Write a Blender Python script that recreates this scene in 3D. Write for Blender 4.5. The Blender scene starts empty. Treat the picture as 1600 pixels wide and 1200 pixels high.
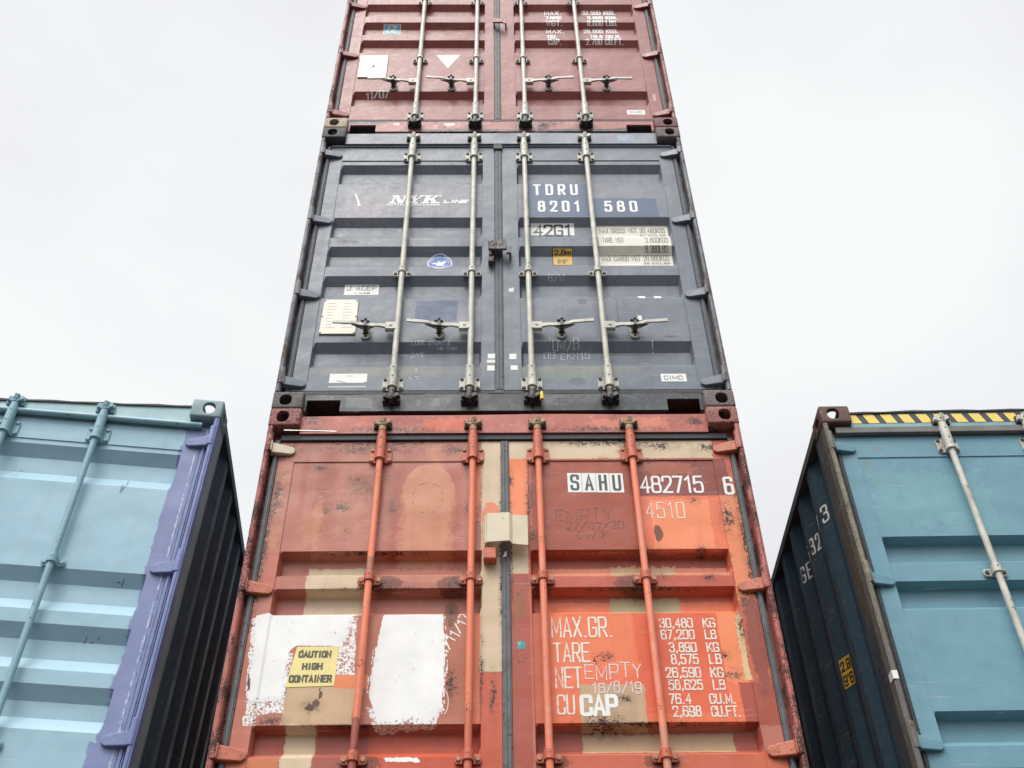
import bpy, bmesh, math, random
from mathutils import Vector, Matrix, Euler
random.seed(7)
sc = bpy.context.scene
COL = sc.collection

# ------------------------------------------------------------------ camera
def look_matrix(yaw, pitch, roll):
    cy, sy, cp, sp, cr, sr = math.cos(yaw), math.sin(yaw), math.cos(pitch), math.sin(pitch), math.cos(roll), math.sin(roll)
    f = Vector((sy*cp, cy*cp, sp)); r = Vector((cy, -sy, 0)); u = r.cross(f)
    r2 = cr*r + sr*u; u2 = -sr*r + cr*u
    return Matrix((r2, u2, -f)).transposed()
CAM_LOC = Vector((-0.03662, -4.27072, -3.88144))
cd = bpy.data.cameras.new('camera'); cam = bpy.data.objects.new('camera', cd); COL.objects.link(cam)
cd.sensor_width = 36; cd.lens = 1722.155*36/1600; cd.clip_start = .05; cd.clip_end = 3000
cam.matrix_world = Matrix.Translation(CAM_LOC) @ look_matrix(.0185867, .7581402, -.0170912).to_4x4()
sc.camera = cam

# ------------------------------------------------------------------ light
SUN_EL, SUN_AZ = math.radians(58), math.radians(202)      # azimuth measured clockwise from +y
w = bpy.data.worlds.new('World'); sc.world = w; w.use_nodes = True
nt = w.node_tree; nt.nodes.clear()
def N(t, typ, **kw):
    n = t.nodes.new(typ)
    for k, v in kw.items():
        if k == 'inp':
            for a, b in v.items(): n.inputs[a].default_value = b
        else: setattr(n, k, v)
    return n
out = N(nt, 'ShaderNodeOutputWorld')
bg1 = N(nt, 'ShaderNodeBackground', inp={'Strength': .06}); sky = N(nt, 'ShaderNodeTexSky', sky_type='NISHITA')
sky.sun_disc = False; sky.sun_elevation = SUN_EL; sky.sun_rotation = SUN_AZ
nt.links.new(sky.outputs[0], bg1.inputs[0])
bg2 = N(nt, 'ShaderNodeBackground', inp={'Strength': 1.0})
tc = N(nt, 'ShaderNodeTexCoord')
# soft layered cloud: large noise, brighter towards the veiled sun
nz = N(nt, 'ShaderNodeTexNoise', inp={'Scale': 1.7, 'Detail': 5.0, 'Roughness': .42, 'Distortion': .25})
mp = N(nt, 'ShaderNodeMapping'); mp.inputs['Scale'].default_value = (1, 1, 1.3); mp.inputs['Location'].default_value = (.35, .2, .1)
nt.links.new(tc.outputs['Generated'], mp.inputs[0]); nt.links.new(mp.outputs[0], nz.inputs['Vector'])
cr = N(nt, 'ShaderNodeValToRGB'); e = cr.color_ramp.elements
e[0].position = .36; e[0].color = (.66, .665, .69, 1); e[1].position = .57; e[1].color = (.795, .81, .815, 1)
nt.links.new(nz.outputs[0], cr.inputs[0])
sd = Vector((math.sin(SUN_AZ)*math.cos(SUN_EL), math.cos(SUN_AZ)*math.cos(SUN_EL), math.sin(SUN_EL)))
dot = N(nt, 'ShaderNodeVectorMath', operation='DOT_PRODUCT'); dot.inputs[1].default_value = sd
nrm = N(nt, 'ShaderNodeVectorMath', operation='NORMALIZE')
nt.links.new(tc.outputs['Generated'], nrm.inputs[0]); nt.links.new(nrm.outputs[0], dot.inputs[0])
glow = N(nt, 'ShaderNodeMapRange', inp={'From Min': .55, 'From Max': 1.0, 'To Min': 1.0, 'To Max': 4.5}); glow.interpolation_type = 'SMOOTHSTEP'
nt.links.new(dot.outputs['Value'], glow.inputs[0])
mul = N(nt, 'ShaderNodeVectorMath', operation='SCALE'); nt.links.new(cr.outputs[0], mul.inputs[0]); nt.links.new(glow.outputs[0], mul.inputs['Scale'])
# unseen low sky behind the camera dimmed, added to darken the down-facing rib facets
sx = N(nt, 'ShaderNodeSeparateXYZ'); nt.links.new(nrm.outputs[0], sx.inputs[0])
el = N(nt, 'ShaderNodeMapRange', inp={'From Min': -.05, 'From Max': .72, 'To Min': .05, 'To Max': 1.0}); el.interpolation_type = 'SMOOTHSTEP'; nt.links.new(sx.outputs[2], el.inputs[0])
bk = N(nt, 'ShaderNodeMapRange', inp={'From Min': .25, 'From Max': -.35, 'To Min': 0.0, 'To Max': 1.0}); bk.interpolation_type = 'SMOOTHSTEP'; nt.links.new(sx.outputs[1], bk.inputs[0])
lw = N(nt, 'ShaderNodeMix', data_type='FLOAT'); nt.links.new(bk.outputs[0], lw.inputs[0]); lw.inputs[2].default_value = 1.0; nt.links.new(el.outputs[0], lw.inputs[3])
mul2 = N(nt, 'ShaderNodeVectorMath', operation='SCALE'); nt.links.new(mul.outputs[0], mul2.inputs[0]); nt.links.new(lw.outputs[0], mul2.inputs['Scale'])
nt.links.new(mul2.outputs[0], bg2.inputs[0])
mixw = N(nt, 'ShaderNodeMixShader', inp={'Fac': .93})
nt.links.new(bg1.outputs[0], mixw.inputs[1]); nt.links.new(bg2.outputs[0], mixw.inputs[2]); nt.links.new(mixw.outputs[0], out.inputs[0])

sl = bpy.data.lights.new('sun', 'SUN'); so = bpy.data.objects.new('sun', sl); COL.objects.link(so)
sl.energy = 1.5; sl.angle = math.radians(24); sl.color = (1, .955, .885)
so.rotation_euler = sd.to_track_quat('Z', 'Y').to_euler(); so.location = sd*40
sc.view_settings.view_transform = 'Standard'; sc.view_settings.look = 'None'
sc.view_settings.exposure = 0.34; sc.view_settings.gamma = 1
sc.render.resolution_x = 1024; sc.render.resolution_y = 768

# ------------------------------------------------------------------ materials
PK = .80
def srgb(r, g, b):
    f = lambda c: (c/255/12.92 if c/255 <= .04045 else ((c/255+.055)/1.055)**2.4)
    return (f(r)*PK, f(g)*PK, f(b)*PK, 1)
def C4(c): return tuple(c)+(1,) if len(c) == 3 else tuple(c)
RUST = (.10, .045, .028); RUSTD = (.035, .017, .012)

def paint(name, base, patches=(), rust=.25, fade=.12, grime=.25, rough=.42, bump=.42, chips=.5, tint=None, rustc=RUST):
    """weathered container paint; patches are (kind, cx, cz, hx, hz, colour, ragged) in the container's own metres"""
    m = bpy.data.materials.new(name); m.use_nodes = True; t = m.node_tree; t.nodes.clear(); L = t.links.new
    o = N(t, 'ShaderNodeOutputMaterial'); b = N(t, 'ShaderNodeBsdfPrincipled'); L(b.outputs[0], o.inputs[0])
    tcn = N(t, 'ShaderNodeTexCoord'); P = tcn.outputs['Object']
    def noise(scale, detail=4, rough_=.55, vec=None, dist=0):
        n = N(t, 'ShaderNodeTexNoise', inp={'Scale': scale, 'Detail': detail, 'Roughness': rough_, 'Distortion': dist}); L(vec or P, n.inputs['Vector']); return n.outputs[0]
    def math_(op, a, b_=None, c=None, clamp=False):
        n = N(t, 'ShaderNodeMath', operation=op); n.use_clamp = clamp
        for i, v in enumerate((a, b_, c)):
            if v is None: continue
            if isinstance(v, (int, float)): n.inputs[i].default_value = v
            else: L(v, n.inputs[i])
        return n.outputs[0]
    def mix(fac, a, b_, blend='MIX'):
        n = N(t, 'ShaderNodeMix', data_type='RGBA', blend_type=blend)
        for i, v in ((0, fac), (6, a), (7, b_)):
            if isinstance(v, (int, float)): n.inputs[i].default_value = v
            elif isinstance(v, (tuple, list)): n.inputs[i].default_value = C4(v)
            else: L(v, n.inputs[i])
        return n.outputs[2]
    big = noise(1.1, 3, .5); mid = noise(6, 5, .6); fine = noise(34, 5, .62); spk = noise(120, 5, .66)
    st = N(t, 'ShaderNodeMapping'); st.inputs['Scale'].default_value = (22, 22, 1.1); L(P, st.inputs[0])
    streak = noise(1, 4, .6, st.outputs[0])
    sep = N(t, 'ShaderNodeSeparateXYZ'); L(P, sep.inputs[0]); X, Z = sep.outputs[0], sep.outputs[2]
    col = mix(math_('MULTIPLY', math_('SUBTRACT', big, .38, clamp=True), 3.2, clamp=True), base, tint or tuple(min(1, c*(1+fade*2)+.02*fade) for c in base[:3]))
    rag = math_('SUBTRACT', math_('ADD', math_('MULTIPLY', mid, .4), math_('MULTIPLY', fine, .6)), .5)
    v = N(t, 'ShaderNodeCombineXYZ'); L(X, v.inputs[0]); L(Z, v.inputs[1])
    for p in patches:
        k, cx, cz, hx, hz, c, amp = p[:7]; op = p[7] if len(p) > 7 else 1.0
        s1 = N(t, 'ShaderNodeVectorMath', operation='SUBTRACT'); L(v.outputs[0], s1.inputs[0]); s1.inputs[1].default_value = (cx, cz, 0)
        if k in ('b', 'f'):      # f: soft brushed edge
            s2 = N(t, 'ShaderNodeVectorMath', operation='ABSOLUTE'); L(s1.outputs[0], s2.inputs[0])
            s3 = N(t, 'ShaderNodeVectorMath', operation='SUBTRACT'); L(s2.outputs[0], s3.inputs[0]); s3.inputs[1].default_value = (hx, hz, 0)
            s4 = N(t, 'ShaderNodeSeparateXYZ'); L(s3.outputs[0], s4.inputs[0])
            d = math_('MAXIMUM', s4.outputs[0], s4.outputs[1])
            d = math_('MULTIPLY_ADD', rag, amp*9, d)
            fac = math_('MULTIPLY', d, -420 if k == 'b' else -22, clamp=True)
        else:
            s3 = N(t, 'ShaderNodeVectorMath', operation='DIVIDE'); L(s1.outputs[0], s3.inputs[0]); s3.inputs[1].default_value = (hx, hz, 1)
            s4 = N(t, 'ShaderNodeVectorMath', operation='LENGTH'); L(s3.outputs[0], s4.inputs[0])
            if k == 'e':
                d = math_('MULTIPLY_ADD', rag, amp*8/min(hx, hz), math_('SUBTRACT', s4.outputs['Value'], 1)); fac = math_('MULTIPLY', d, -60, clamp=True)
            elif k == 'g':       # soft stain
                fac = math_('SUBTRACT', 1, s4.outputs['Value'], clamp=True); fac = math_('MULTIPLY', fac, 1.6, clamp=True); fac = math_('MULTIPLY', fac, math_('MULTIPLY_ADD', rag, 2.2, 1, clamp=True))
            elif k == 'r':       # thin ring
                d = math_('ABSOLUTE', math_('SUBTRACT', s4.outputs['Value'], 1)); fac = math_('MULTIPLY', math_('SUBTRACT', math_('MULTIPLY', math_('SUBTRACT', fine, .44), .30), d), 40, clamp=True)
            else:                # s: speckled rust cluster
                fo = math_('SUBTRACT', 1, s4.outputs['Value'], clamp=True)
                fac = math_('MULTIPLY', math_('SUBTRACT', math_('MULTIPLY_ADD', fo, .22, math_('ADD', math_('MULTIPLY', spk, .7), math_('MULTIPLY', fine, .3))), .662), 26, clamp=True)
                fac = math_('MULTIPLY', fac, math_('MULTIPLY', fo, 12, clamp=True))
                if amp == 0: col = mix(math_('MULTIPLY', math_('MULTIPLY', fo, 1.1, clamp=True), math_('MULTIPLY_ADD', rag, 2.5, .42, clamp=True)), col, mix(.72, col, (.115, .040, .022)))
        if op != 1.0: fac = math_('MULTIPLY', fac, op)
        col = mix(fac, col, c)
    # grime streaks and overall mottling
    g = math_('MULTIPLY', math_('SUBTRACT', streak, .50, clamp=True), grime*3.2, clamp=True)
    col = mix(g, col, mix(.66, col, (.045, .034, .028)))
    g2 = math_('MULTIPLY', math_('SUBTRACT', mid, .52, clamp=True), grime*2.4, clamp=True)
    col = mix(g2, col, mix(.5, col, (.055, .040, .034)))
    g3 = math_('MULTIPLY', math_('SUBTRACT', .47, fine, clamp=True), fade*5, clamp=True)
    col = mix(g3, col, (.62, .60, .58))
    # long thin scuffs and scratches
    sm = N(t, 'ShaderNodeMapping'); sm.inputs['Scale'].default_value = (5, 5, 150); sm.inputs['Rotation'].default_value = (0, .12, 0); L(P, sm.inputs[0])
    scf = math_('MULTIPLY', math_('MULTIPLY', math_('SUBTRACT', noise(1, 2, .5, sm.outputs[0]), .66, clamp=True), 30, clamp=True), math_('MULTIPLY', math_('SUBTRACT', mid, .50, clamp=True), 7, clamp=True))
    col = mix(math_('MULTIPLY', scf, .55), col, mix(.6, col, (.62, .60, .56)))
    # rust flecks where two noises agree
    rm = math_('MULTIPLY', math_('SUBTRACT', math_('ADD', math_('MULTIPLY', spk, .5), math_('MULTIPLY', mid, .5)), .655-.155*rust), 34, clamp=True)
    col = mix(rm, col, mix(mid, rustc, RUSTD))
    L(col, b.inputs['Base Color'])
    L(math_('ADD', math_('MULTIPLY_ADD', fine, .25, rough-.12), math_('MULTIPLY', rm, .35), clamp=True), b.inputs['Roughness'])
    b.inputs['Specular IOR Level'].default_value = .30
    hgt = math_('ADD', math_('MULTIPLY', noise(3.2, 2, .5), .035), math_('ADD', math_('MULTIPLY', fine, .0016), math_('MULTIPLY', rm, -.0012)))
    bp = N(t, 'ShaderNodeBump', inp={'Strength': bump, 'Distance': 1.0}); L(hgt, bp.inputs['Height']); L(bp.outputs[0], b.inputs['Normal'])
    return m

def lettering(name, col, wear=.35, scale=45, rough=.5):
    m = bpy.data.materials.new(name); m.use_nodes = True; t = m.node_tree; L = t.links.new
    b = t.nodes['Principled BSDF']; o = t.nodes['Material Output']
    b.inputs['Roughness'].default_value = rough
    tcn = N(t, 'ShaderNodeTexCoord'); n = N(t, 'ShaderNodeTexNoise', inp={'Scale': scale, 'Detail': 4.0, 'Roughness': .65}); L(tcn.outputs['Object'], n.inputs['Vector'])
    n2 = N(t, 'ShaderNodeTexNoise', inp={'Scale': 9.0, 'Detail': 3.0}); L(tcn.outputs['Object'], n2.inputs['Vector'])
    mx = N(t, 'ShaderNodeMix', data_type='RGBA'); mx.inputs[6].default_value = C4(col); mx.inputs[7].default_value = C4([c*.72 for c in col[:3]])
    L(n2.outputs[0], mx.inputs[0]); L(mx.outputs[2], b.inputs['Base Color'])
    if wear > 0:
        mr = N(t, 'ShaderNodeMath', operation='MULTIPLY', use_clamp=True); sb = N(t, 'ShaderNodeMath', operation='SUBTRACT')
        L(n.outputs[0], sb.inputs[0]); sb.inputs[1].default_value = .68-.28*wear; L(sb.outputs[0], mr.inputs[0]); mr.inputs[1].default_value = 14
        tr = N(t, 'ShaderNodeBsdfTransparent'); ms = N(t, 'ShaderNodeMixShader'); L(mr.outputs[0], ms.inputs[0]); L(b.outputs[0], ms.inputs[1]); L(tr.outputs[0], ms.inputs[2]); L(ms.outputs[0], o.inputs[0])
    return m

def simple(name, col, rough=.5, metal=0, var=.3, scale=14, bump=.15, speck=None, lo=.57):
    m = bpy.data.materials.new(name); m.use_nodes = True; t = m.node_tree; L = t.links.new; b = t.nodes['Principled BSDF']
    b.inputs['Roughness'].default_value = rough; b.inputs['Metallic'].default_value = metal; b.inputs['Specular IOR Level'].default_value = .4
    tcn = N(t, 'ShaderNodeTexCoord'); n = N(t, 'ShaderNodeTexNoise', inp={'Scale': scale, 'Detail': 5.0, 'Roughness': .6}); L(tcn.outputs['Object'], n.inputs['Vector'])
    mr = N(t, 'ShaderNodeMapRange', inp={'From Min': .35, 'From Max': .68}); L(n.outputs[0], mr.inputs[0])
    mx = N(t, 'ShaderNodeMix', data_type='RGBA'); mx.inputs[6].default_value = C4(col); mx.inputs[7].default_value = C4([c*(1-var) for c in col[:3]])
    L(mr.outputs[0], mx.inputs[0]); last = mx.outputs[2]
    n3 = N(t, 'ShaderNodeTexNoise', inp={'Scale': scale*4.5, 'Detail': 3.0, 'Roughness': .6}); L(tcn.outputs['Object'], n3.inputs['Vector'])
    if speck:
        s = N(t, 'ShaderNodeMath', operation='SUBTRACT'); L(n3.outputs[0], s.inputs[0]); s.inputs[1].default_value = lo
        k = N(t, 'ShaderNodeMath', operation='MULTIPLY', use_clamp=True); L(s.outputs[0], k.inputs[0]); k.inputs[1].default_value = 18
        m2 = N(t, 'ShaderNodeMix', data_type='RGBA'); L(k.outputs[0], m2.inputs[0]); L(last, m2.inputs[6]); m2.inputs[7].default_value = C4(speck); last = m2.outputs[2]
    L(last, b.inputs['Base Color'])
    bp = N(t, 'ShaderNodeBump', inp={'Strength': bump, 'Distance': .004}); L(n3.outputs[0], bp.inputs['Height']); L(bp.outputs[0], b.inputs['Normal'])
    return m

# ------------------------------------------------------------------ mesh tools
class MB:
    def __init__(s): s.v = []; s.f = []; s.m = []; s.mi = 0
    def add(s, vs, fs):
        b = len(s.v); s.v += [tuple(v) for v in vs]; s.f += [tuple(b+i for i in f) for f in fs]; s.m += [s.mi]*len(fs); return s
    def box(s, x0, x1, y0, y1, z0, z1, rot=None, piv=None):
        vs = [Vector((x, y, z)) for x in (x0, x1) for y in (y0, y1) for z in (z0, z1)]
        if rot is not None:
            c = Vector(piv) if piv else sum(vs, Vector())/8
            R_ = Euler(rot).to_matrix(); vs = [c+R_ @ (v-c) for v in vs]
        return s.add(vs, [(0, 1, 3, 2), (4, 6, 7, 5), (0, 4, 5, 1), (2, 3, 7, 6), (0, 2, 6, 4), (1, 5, 7, 3)])
    def cyl(s, p0, p1, r0, r1=None, n=16, cap=True):
        r1 = r0 if r1 is None else r1; p0 = Vector(p0); p1 = Vector(p1); d = (p1-p0).normalized()
        a = d.orthogonal().normalized(); b = d.cross(a)
        vs = [p+r*(a*math.cos(2*math.pi*i/n)+b*math.sin(2*math.pi*i/n)) for p, r in ((p0, r0), (p1, r1)) for i in range(n)]
        fs = [(i, (i+1) % n, n+(i+1) % n, n+i) for i in range(n)]
        if cap: fs += [tuple(range(n-1, -1, -1)), tuple(range(n, 2*n))]
        return s.add(vs, fs)
    def prism(s, poly, y0, y1):      # polygon in x,z (counter-clockwise seen from the front, -y)
        n = len(poly); vs = [(x, y0, z) for x, z in poly]+[(x, y1, z) for x, z in poly]
        return s.add(vs, [tuple(range(n)), tuple(range(2*n-1, n-1, -1))]+[(i, n+i, n+(i+1) % n, (i+1) % n) for i in range(n)])
    def sweep(s, pts, ws, hs):       # rectangular section bar along pts; ws in y, hs in z
        rings = []
        for (x, y, z), w_, h_ in zip(pts, ws, hs):
            rings.append([(x, y-w_/2, z-h_/2), (x, y+w_/2, z-h_/2), (x, y+w_/2, z+h_/2), (x, y-w_/2, z+h_/2)])
        vs = [v for r in rings for v in r]; fs = [(3, 2, 1, 0)]; m = len(rings)
        for k in range(m-1):
            for i in range(4): fs.append((k*4+i, k*4+(i+1) % 4, k*4+4+(i+1) % 4, k*4+4+i))
        fs.append(tuple((m-1)*4+i for i in range(4)))
        return s.add(vs, fs)
    def mesh(s, name):
        me = bpy.data.meshes.new(name); me.from_pydata(s.v, [], s.f); me.polygons.foreach_set('material_index', s.m); me.update()
        bm = bmesh.new(); bm.from_mesh(me); bmesh.ops.recalc_face_normals(bm, faces=bm.faces); bm.to_mesh(me); bm.free(); return me
    def build(s, name, mat, parent=None, bevel=0, seg=2, smooth=False):
        me = s.mesh(name)
        for q_ in (mat if isinstance(mat, (list, tuple)) else (mat,)): me.materials.append(q_)
        o = bpy.data.objects.new(name, me); COL.objects.link(o)
        if parent: o.parent = parent
        if bevel:
            md = o.modifiers.new('bevel', 'BEVEL'); md.width = bevel; md.segments = seg; md.limit_method = 'ANGLE'; md.angle_limit = math.radians(40)
        if smooth or bevel: me.shade_smooth() if smooth else None
        return o
def smooth_by_angle(o, ang=35):
    me = o.data; bm = bmesh.new(); bm.from_mesh(me)
    for f in bm.faces: f.smooth = True
    for e_ in bm.edges:
        if len(e_.link_faces) == 2 and e_.calc_face_angle(0) > math.radians(ang): e_.smooth = False
    bm.to_mesh(me); bm.free()
def thing(name, label, cat, loc=(0, 0, 0), rot=(0, 0, 0), group=None):
    o = bpy.data.objects.new(name, None); COL.objects.link(o); o.location = loc; o.rotation_euler = rot; o.empty_display_size = .3
    o['label'] = label; o['category'] = cat
    if group: o['group'] = group
    return o

# ------------------------------------------------------------------ corner castings (162 x 178 x 118 mm) with real apertures
def casting_mesh():
    a = MB(); a.box(0, .162, 0, .178, 0, .118); me = a.mesh('casting'); o = bpy.data.objects.new('tmp', me); COL.objects.link(o)
    bv = o.modifiers.new('b', 'BEVEL'); bv.width = .011; bv.segments = 3; bv.limit_method = 'ANGLE'
    def oval(c, ax, ru, rv, ln, n=28, pw=2.6):
        vs = []
        for s_ in (-ln, ln):
            for i in range(n):
                t_ = 2*math.pi*i/n; cu, cv = math.cos(t_), math.sin(t_)
                u = ru*math.copysign(abs(cu)**(2/pw), cu); v = rv*math.copysign(abs(cv)**(2/pw), cv)
                p = {0: (s_, u, v), 1: (u, s_, v), 2: (u, v, s_)}[ax]; vs.append(tuple(Vector(c)+Vector(p)))
        fs = [(i, (i+1) % n, n+(i+1) % n, n+i) for i in range(n)]+[tuple(range(n-1, -1, -1)), tuple(range(n, 2*n))]
        b = MB(); b.add(vs, fs); return b
    cut = [oval((.070, 0, .060), 1, .033, .038, .04, pw=2.3), oval((0, .089, .060), 0, .040, .027, .04), oval((.080, .089, .118), 2, .031, .062, .04)]
    cav = MB(); cav.box(.022, .140, .022, .156, .02, .098); cut.append(cav)
    tmp = []
    for c in cut:
        m_ = c.mesh('cut'); q = bpy.data.objects.new('cut', m_); COL.objects.link(q); tmp.append(q)
        md = o.modifiers.new('x', 'BOOLEAN'); md.operation = 'DIFFERENCE'; md.object = q; md.solver = 'EXACT'
    bpy.context.view_layer.update()
    dg = bpy.context.evaluated_depsgraph_get(); res = bpy.data.meshes.new_from_object(o.evaluated_get(dg))
    for q in tmp+[o]: bpy.data.objects.remove(q, do_unlink=True)
    return res
CAST = casting_mesh()          # outer-left, front, top variant: x from the outer face inwards, z 0 (bottom) .. .118 (top, with the top aperture)
_castcache = {}
def casting(parent, mat, side, top, rear, H, L, label=None):
    key = (side, top, rear, mat.name, H)
    me = CAST.copy(); me.name = 'corner_casting'
    sx = 1 if side < 0 else -1; sy = -1 if rear else 1; sz = 1 if top else -1
    M = Matrix.Translation((-1.219*sx, L if rear else 0, H-.118 if top else .118)) @ Matrix.Diagonal((sx, sy, sz, 1))
    me.transform(M)
    if sx*sy*sz < 0: me.flip_normals()
    me.materials.clear(); me.materials.append(mat)
    o = bpy.data.objects.new('corner_casting', me); COL.objects.link(o); o.parent = parent; smooth_by_angle(o, 30)
    if label: o['label'] = label
    return o

# ------------------------------------------------------------------ stroke lettering
G = {}
def defg(s):
    for line in s.strip().split('\n'):
        k, rest = line.split(' ', 1); paths = []
        for p in rest.split('|'):
            p = p.strip(); rd = p.startswith('~'); p = p.lstrip('~')
            paths.append((rd, [tuple(float(q) for q in a.split(',')) for a in p.split()]))
        G[k] = paths
defg('''A 0,0 .5,1 1,0|.17,.3 .83,.3
B 0,0 0,1|~0,1 .55,1 .95,1 .95,.54 .5,.54 0,.54|~0,.54 .6,.54 1,.54 1,0 .6,0 0,0
C ~1,.7 1,1 .5,1 0,1 0,.75 0,.25 0,0 .5,0 1,0 1,.3
D 0,0 0,1|~0,1 .5,1 1,1 1,.75 1,.25 1,0 .5,0 0,0
E 1,1 0,1 0,0 1,0|0,.52 .8,.52
F 1,1 0,1 0,0|0,.52 .8,.52
G ~1,.75 1,1 .5,1 0,1 0,.75 0,.25 0,0 .5,0 1,0 1,.45|1,.45 .55,.45
H 0,0 0,1|1,0 1,1|0,.52 1,.52
I .5,0 .5,1
J ~0,.25 0,0 .5,0 .9,0 .9,.5|.9,.4 .9,1
K 0,0 0,1|0,.4 1,1|.3,.58 1,0
L 0,1 0,0 1,0
M 0,0 0,1 .5,.2 1,1 1,0
N 0,0 0,1 1,0 1,1
O ~.5,1 0,1 0,.75 0,.25 0,0 .5,0 1,0 1,.25 1,.75 1,1 .5,1
P 0,0 0,1|~0,1 .6,1 1,1 1,.46 .6,.46 0,.46
Q ~.5,1 0,1 0,.5 0,0 .5,0 1,0 1,.5 1,1 .5,1|.6,.25 1,-.05
R 0,0 0,1|~0,1 .6,1 1,1 1,.48 .6,.48 0,.48|.5,.48 1,0
S ~1,.76 1,1 .5,1 0,1 0,.56 .5,.53 1,.48 1,0 .5,0 0,0 0,.24
T 0,1 1,1|.5,1 .5,0
U ~0,1 0,.3 0,0 .5,0 1,0 1,.3 1,1
V 0,1 .5,0 1,1
W 0,1 .22,0 .5,.8 .78,0 1,1
X 0,0 1,1|0,1 1,0
Y 0,1 .5,.5 1,1|.5,.5 .5,0
Z 0,1 1,1 0,0 1,0
0 ~.5,1 0,1 0,.75 0,.25 0,0 .5,0 1,0 1,.25 1,.75 1,1 .5,1
1 .2,.8 .6,1 .6,0
2 ~0,.74 0,1 .5,1 1,1 1,.62 .6,.35 0,0|0,0 1,0
3 ~0,.8 0,1 .5,1 .95,1 .95,.55 .4,.54|~.4,.54 1,.52 1,0 .5,0 0,0 0,.22
4 .75,0 .75,1 0,.3 1,.3
5 .95,1 .1,1 .05,.55|~.05,.55 .4,.64 1,.64 1,0 .5,0 0,0 0,.2
6 ~.98,.82 .98,1 .5,1 0,1 0,.8 0,.25 0,0 .5,0 1,0 1,.28 1,.57 .5,.57 .15,.57 .02,.38
7 0,1 1,1 .35,0
8 ~.5,.54 .06,.54 .06,1 .5,1 .94,1 .94,.54 .5,.54|~.5,.54 0,.54 0,0 .5,0 1,0 1,.54 .5,.54
9 ~.02,.18 .02,0 .5,0 1,0 1,.2 1,.75 1,1 .5,1 0,1 0,.72 0,.43 .5,.43 .85,.43 .98,.62
. .45,0 .55,0
, .6,.08 .4,-.12
/ 0,0 1,1
( ~.8,1 .3,.8 .3,.2 .8,0
) ~.2,1 .7,.8 .7,.2 .2,0
- .1,.5 .9,.5
! .5,1 .5,.35|.5,.1 .5,.02
' .5,1 .5,.8
" .25,1 .25,.8|.75,1 .75,.8
m 0,0 0,.6|~0,.5 .1,.62 .5,.62 .5,.4 .5,0|~.5,.5 .6,.62 1,.62 1,.4 1,0''')
def chaikin(p, it=3):
    for _ in range(it):
        q = [p[0]]
        for a, b in zip(p, p[1:]):
            q += [(a[0]*.75+b[0]*.25, a[1]*.75+b[1]*.25), (a[0]*.25+b[0]*.75, a[1]*.25+b[1]*.75)]
        q.append(p[-1]); p = q
    return p
def strip(p, w_):
    """flat stroke of width w_ along 2-D polyline p -> (verts, quads)"""
    q = [p[0]]
    for a in p[1:]:
        if math.hypot(a[0]-q[-1][0], a[1]-q[-1][1]) > 1e-5: q.append(a)
    if len(q) < 2: return [], []
    closed = math.hypot(q[0][0]-q[-1][0], q[0][1]-q[-1][1]) < 1e-5
    vs = []; n = len(q)
    for i in range(n):
        if closed: a, b, c = q[i-1 if i else n-2], q[i], q[i+1 if i < n-1 else 1]
        else: a, b, c = q[max(i-1, 0)], q[i], q[min(i+1, n-1)]
        d1 = Vector((b[0]-a[0], b[1]-a[1])); d2 = Vector((c[0]-b[0], c[1]-b[1]))
        if d1.length < 1e-7: d1 = d2
        if d2.length < 1e-7: d2 = d1
        d1.normalize(); d2.normalize(); t_ = d1+d2
        if t_.length < 1e-3: t_ = d1
        t_.normalize(); nn = Vector((-t_.y, t_.x)); k = 1/max(.45, abs(nn.dot(Vector((-d1.y, d1.x)))))
        off = nn*(w_/2*k); ext = Vector((0, 0))
        if not closed and i == 0: ext = -t_*w_*.45
        if not closed and i == n-1: ext = t_*w_*.45
        vs += [(b[0]+ext.x+off.x, b[1]+ext.y+off.y), (b[0]+ext.x-off.x, b[1]+ext.y-off.y)]
    return vs, [(2*i, 2*i+1, 2*i+3, 2*i+2) for i in range(n-1)]
def text_strokes(txt, x0, z0, x1, z1, w_, gap=.38, slant=0, jit=0, serif=None):
    """fit txt into the box; returns list of (verts, faces, layer)"""
    adv = {'.': .35, ',': .35, "'": .5, 'I': .55, '1': .75, '(': .6, ')': .6, '!': .4, 'M': 1.2, 'W': 1.25, 'm': 1.3, ' ': .6, '~': .3}
    wid = [adv.get(c, 1.0) for c in txt]; tot = sum(wid)+gap*(len(txt)-1); x0 += w_/2; x1 -= w_/2; z0 += w_/2; z1 -= w_/2
    s = (x1-x0)/tot; x = x0; outp = []; lay = 0; rnd = random.Random(hash(txt) % 1000 if False else len(txt)*13+ord(txt[0]))
    for c, wd in zip(txt, wid):
        dz = rnd.uniform(-jit, jit)*(z1-z0); sz = 1+rnd.uniform(-jit, jit)
        for rd, p in G.get(c, []):
            off = (wd-1)/2 if wd < 1 and c not in '1' else (-.1 if c == '1' else 0)
            sx = max(1, wd)
            m_ = [(x+s*((a*sx if wd >= 1 else a+off))+slant*b*(z1-z0)+rnd.uniform(-jit, jit)*s*.35, z0+dz+b*sz*(z1-z0)) for a, b in p]
            if rd: m_ = chaikin(m_)
            outp.append(strip(m_, w_)+(lay % 4,)); lay += 1
        x += s*(wd+gap)
    return outp

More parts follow.
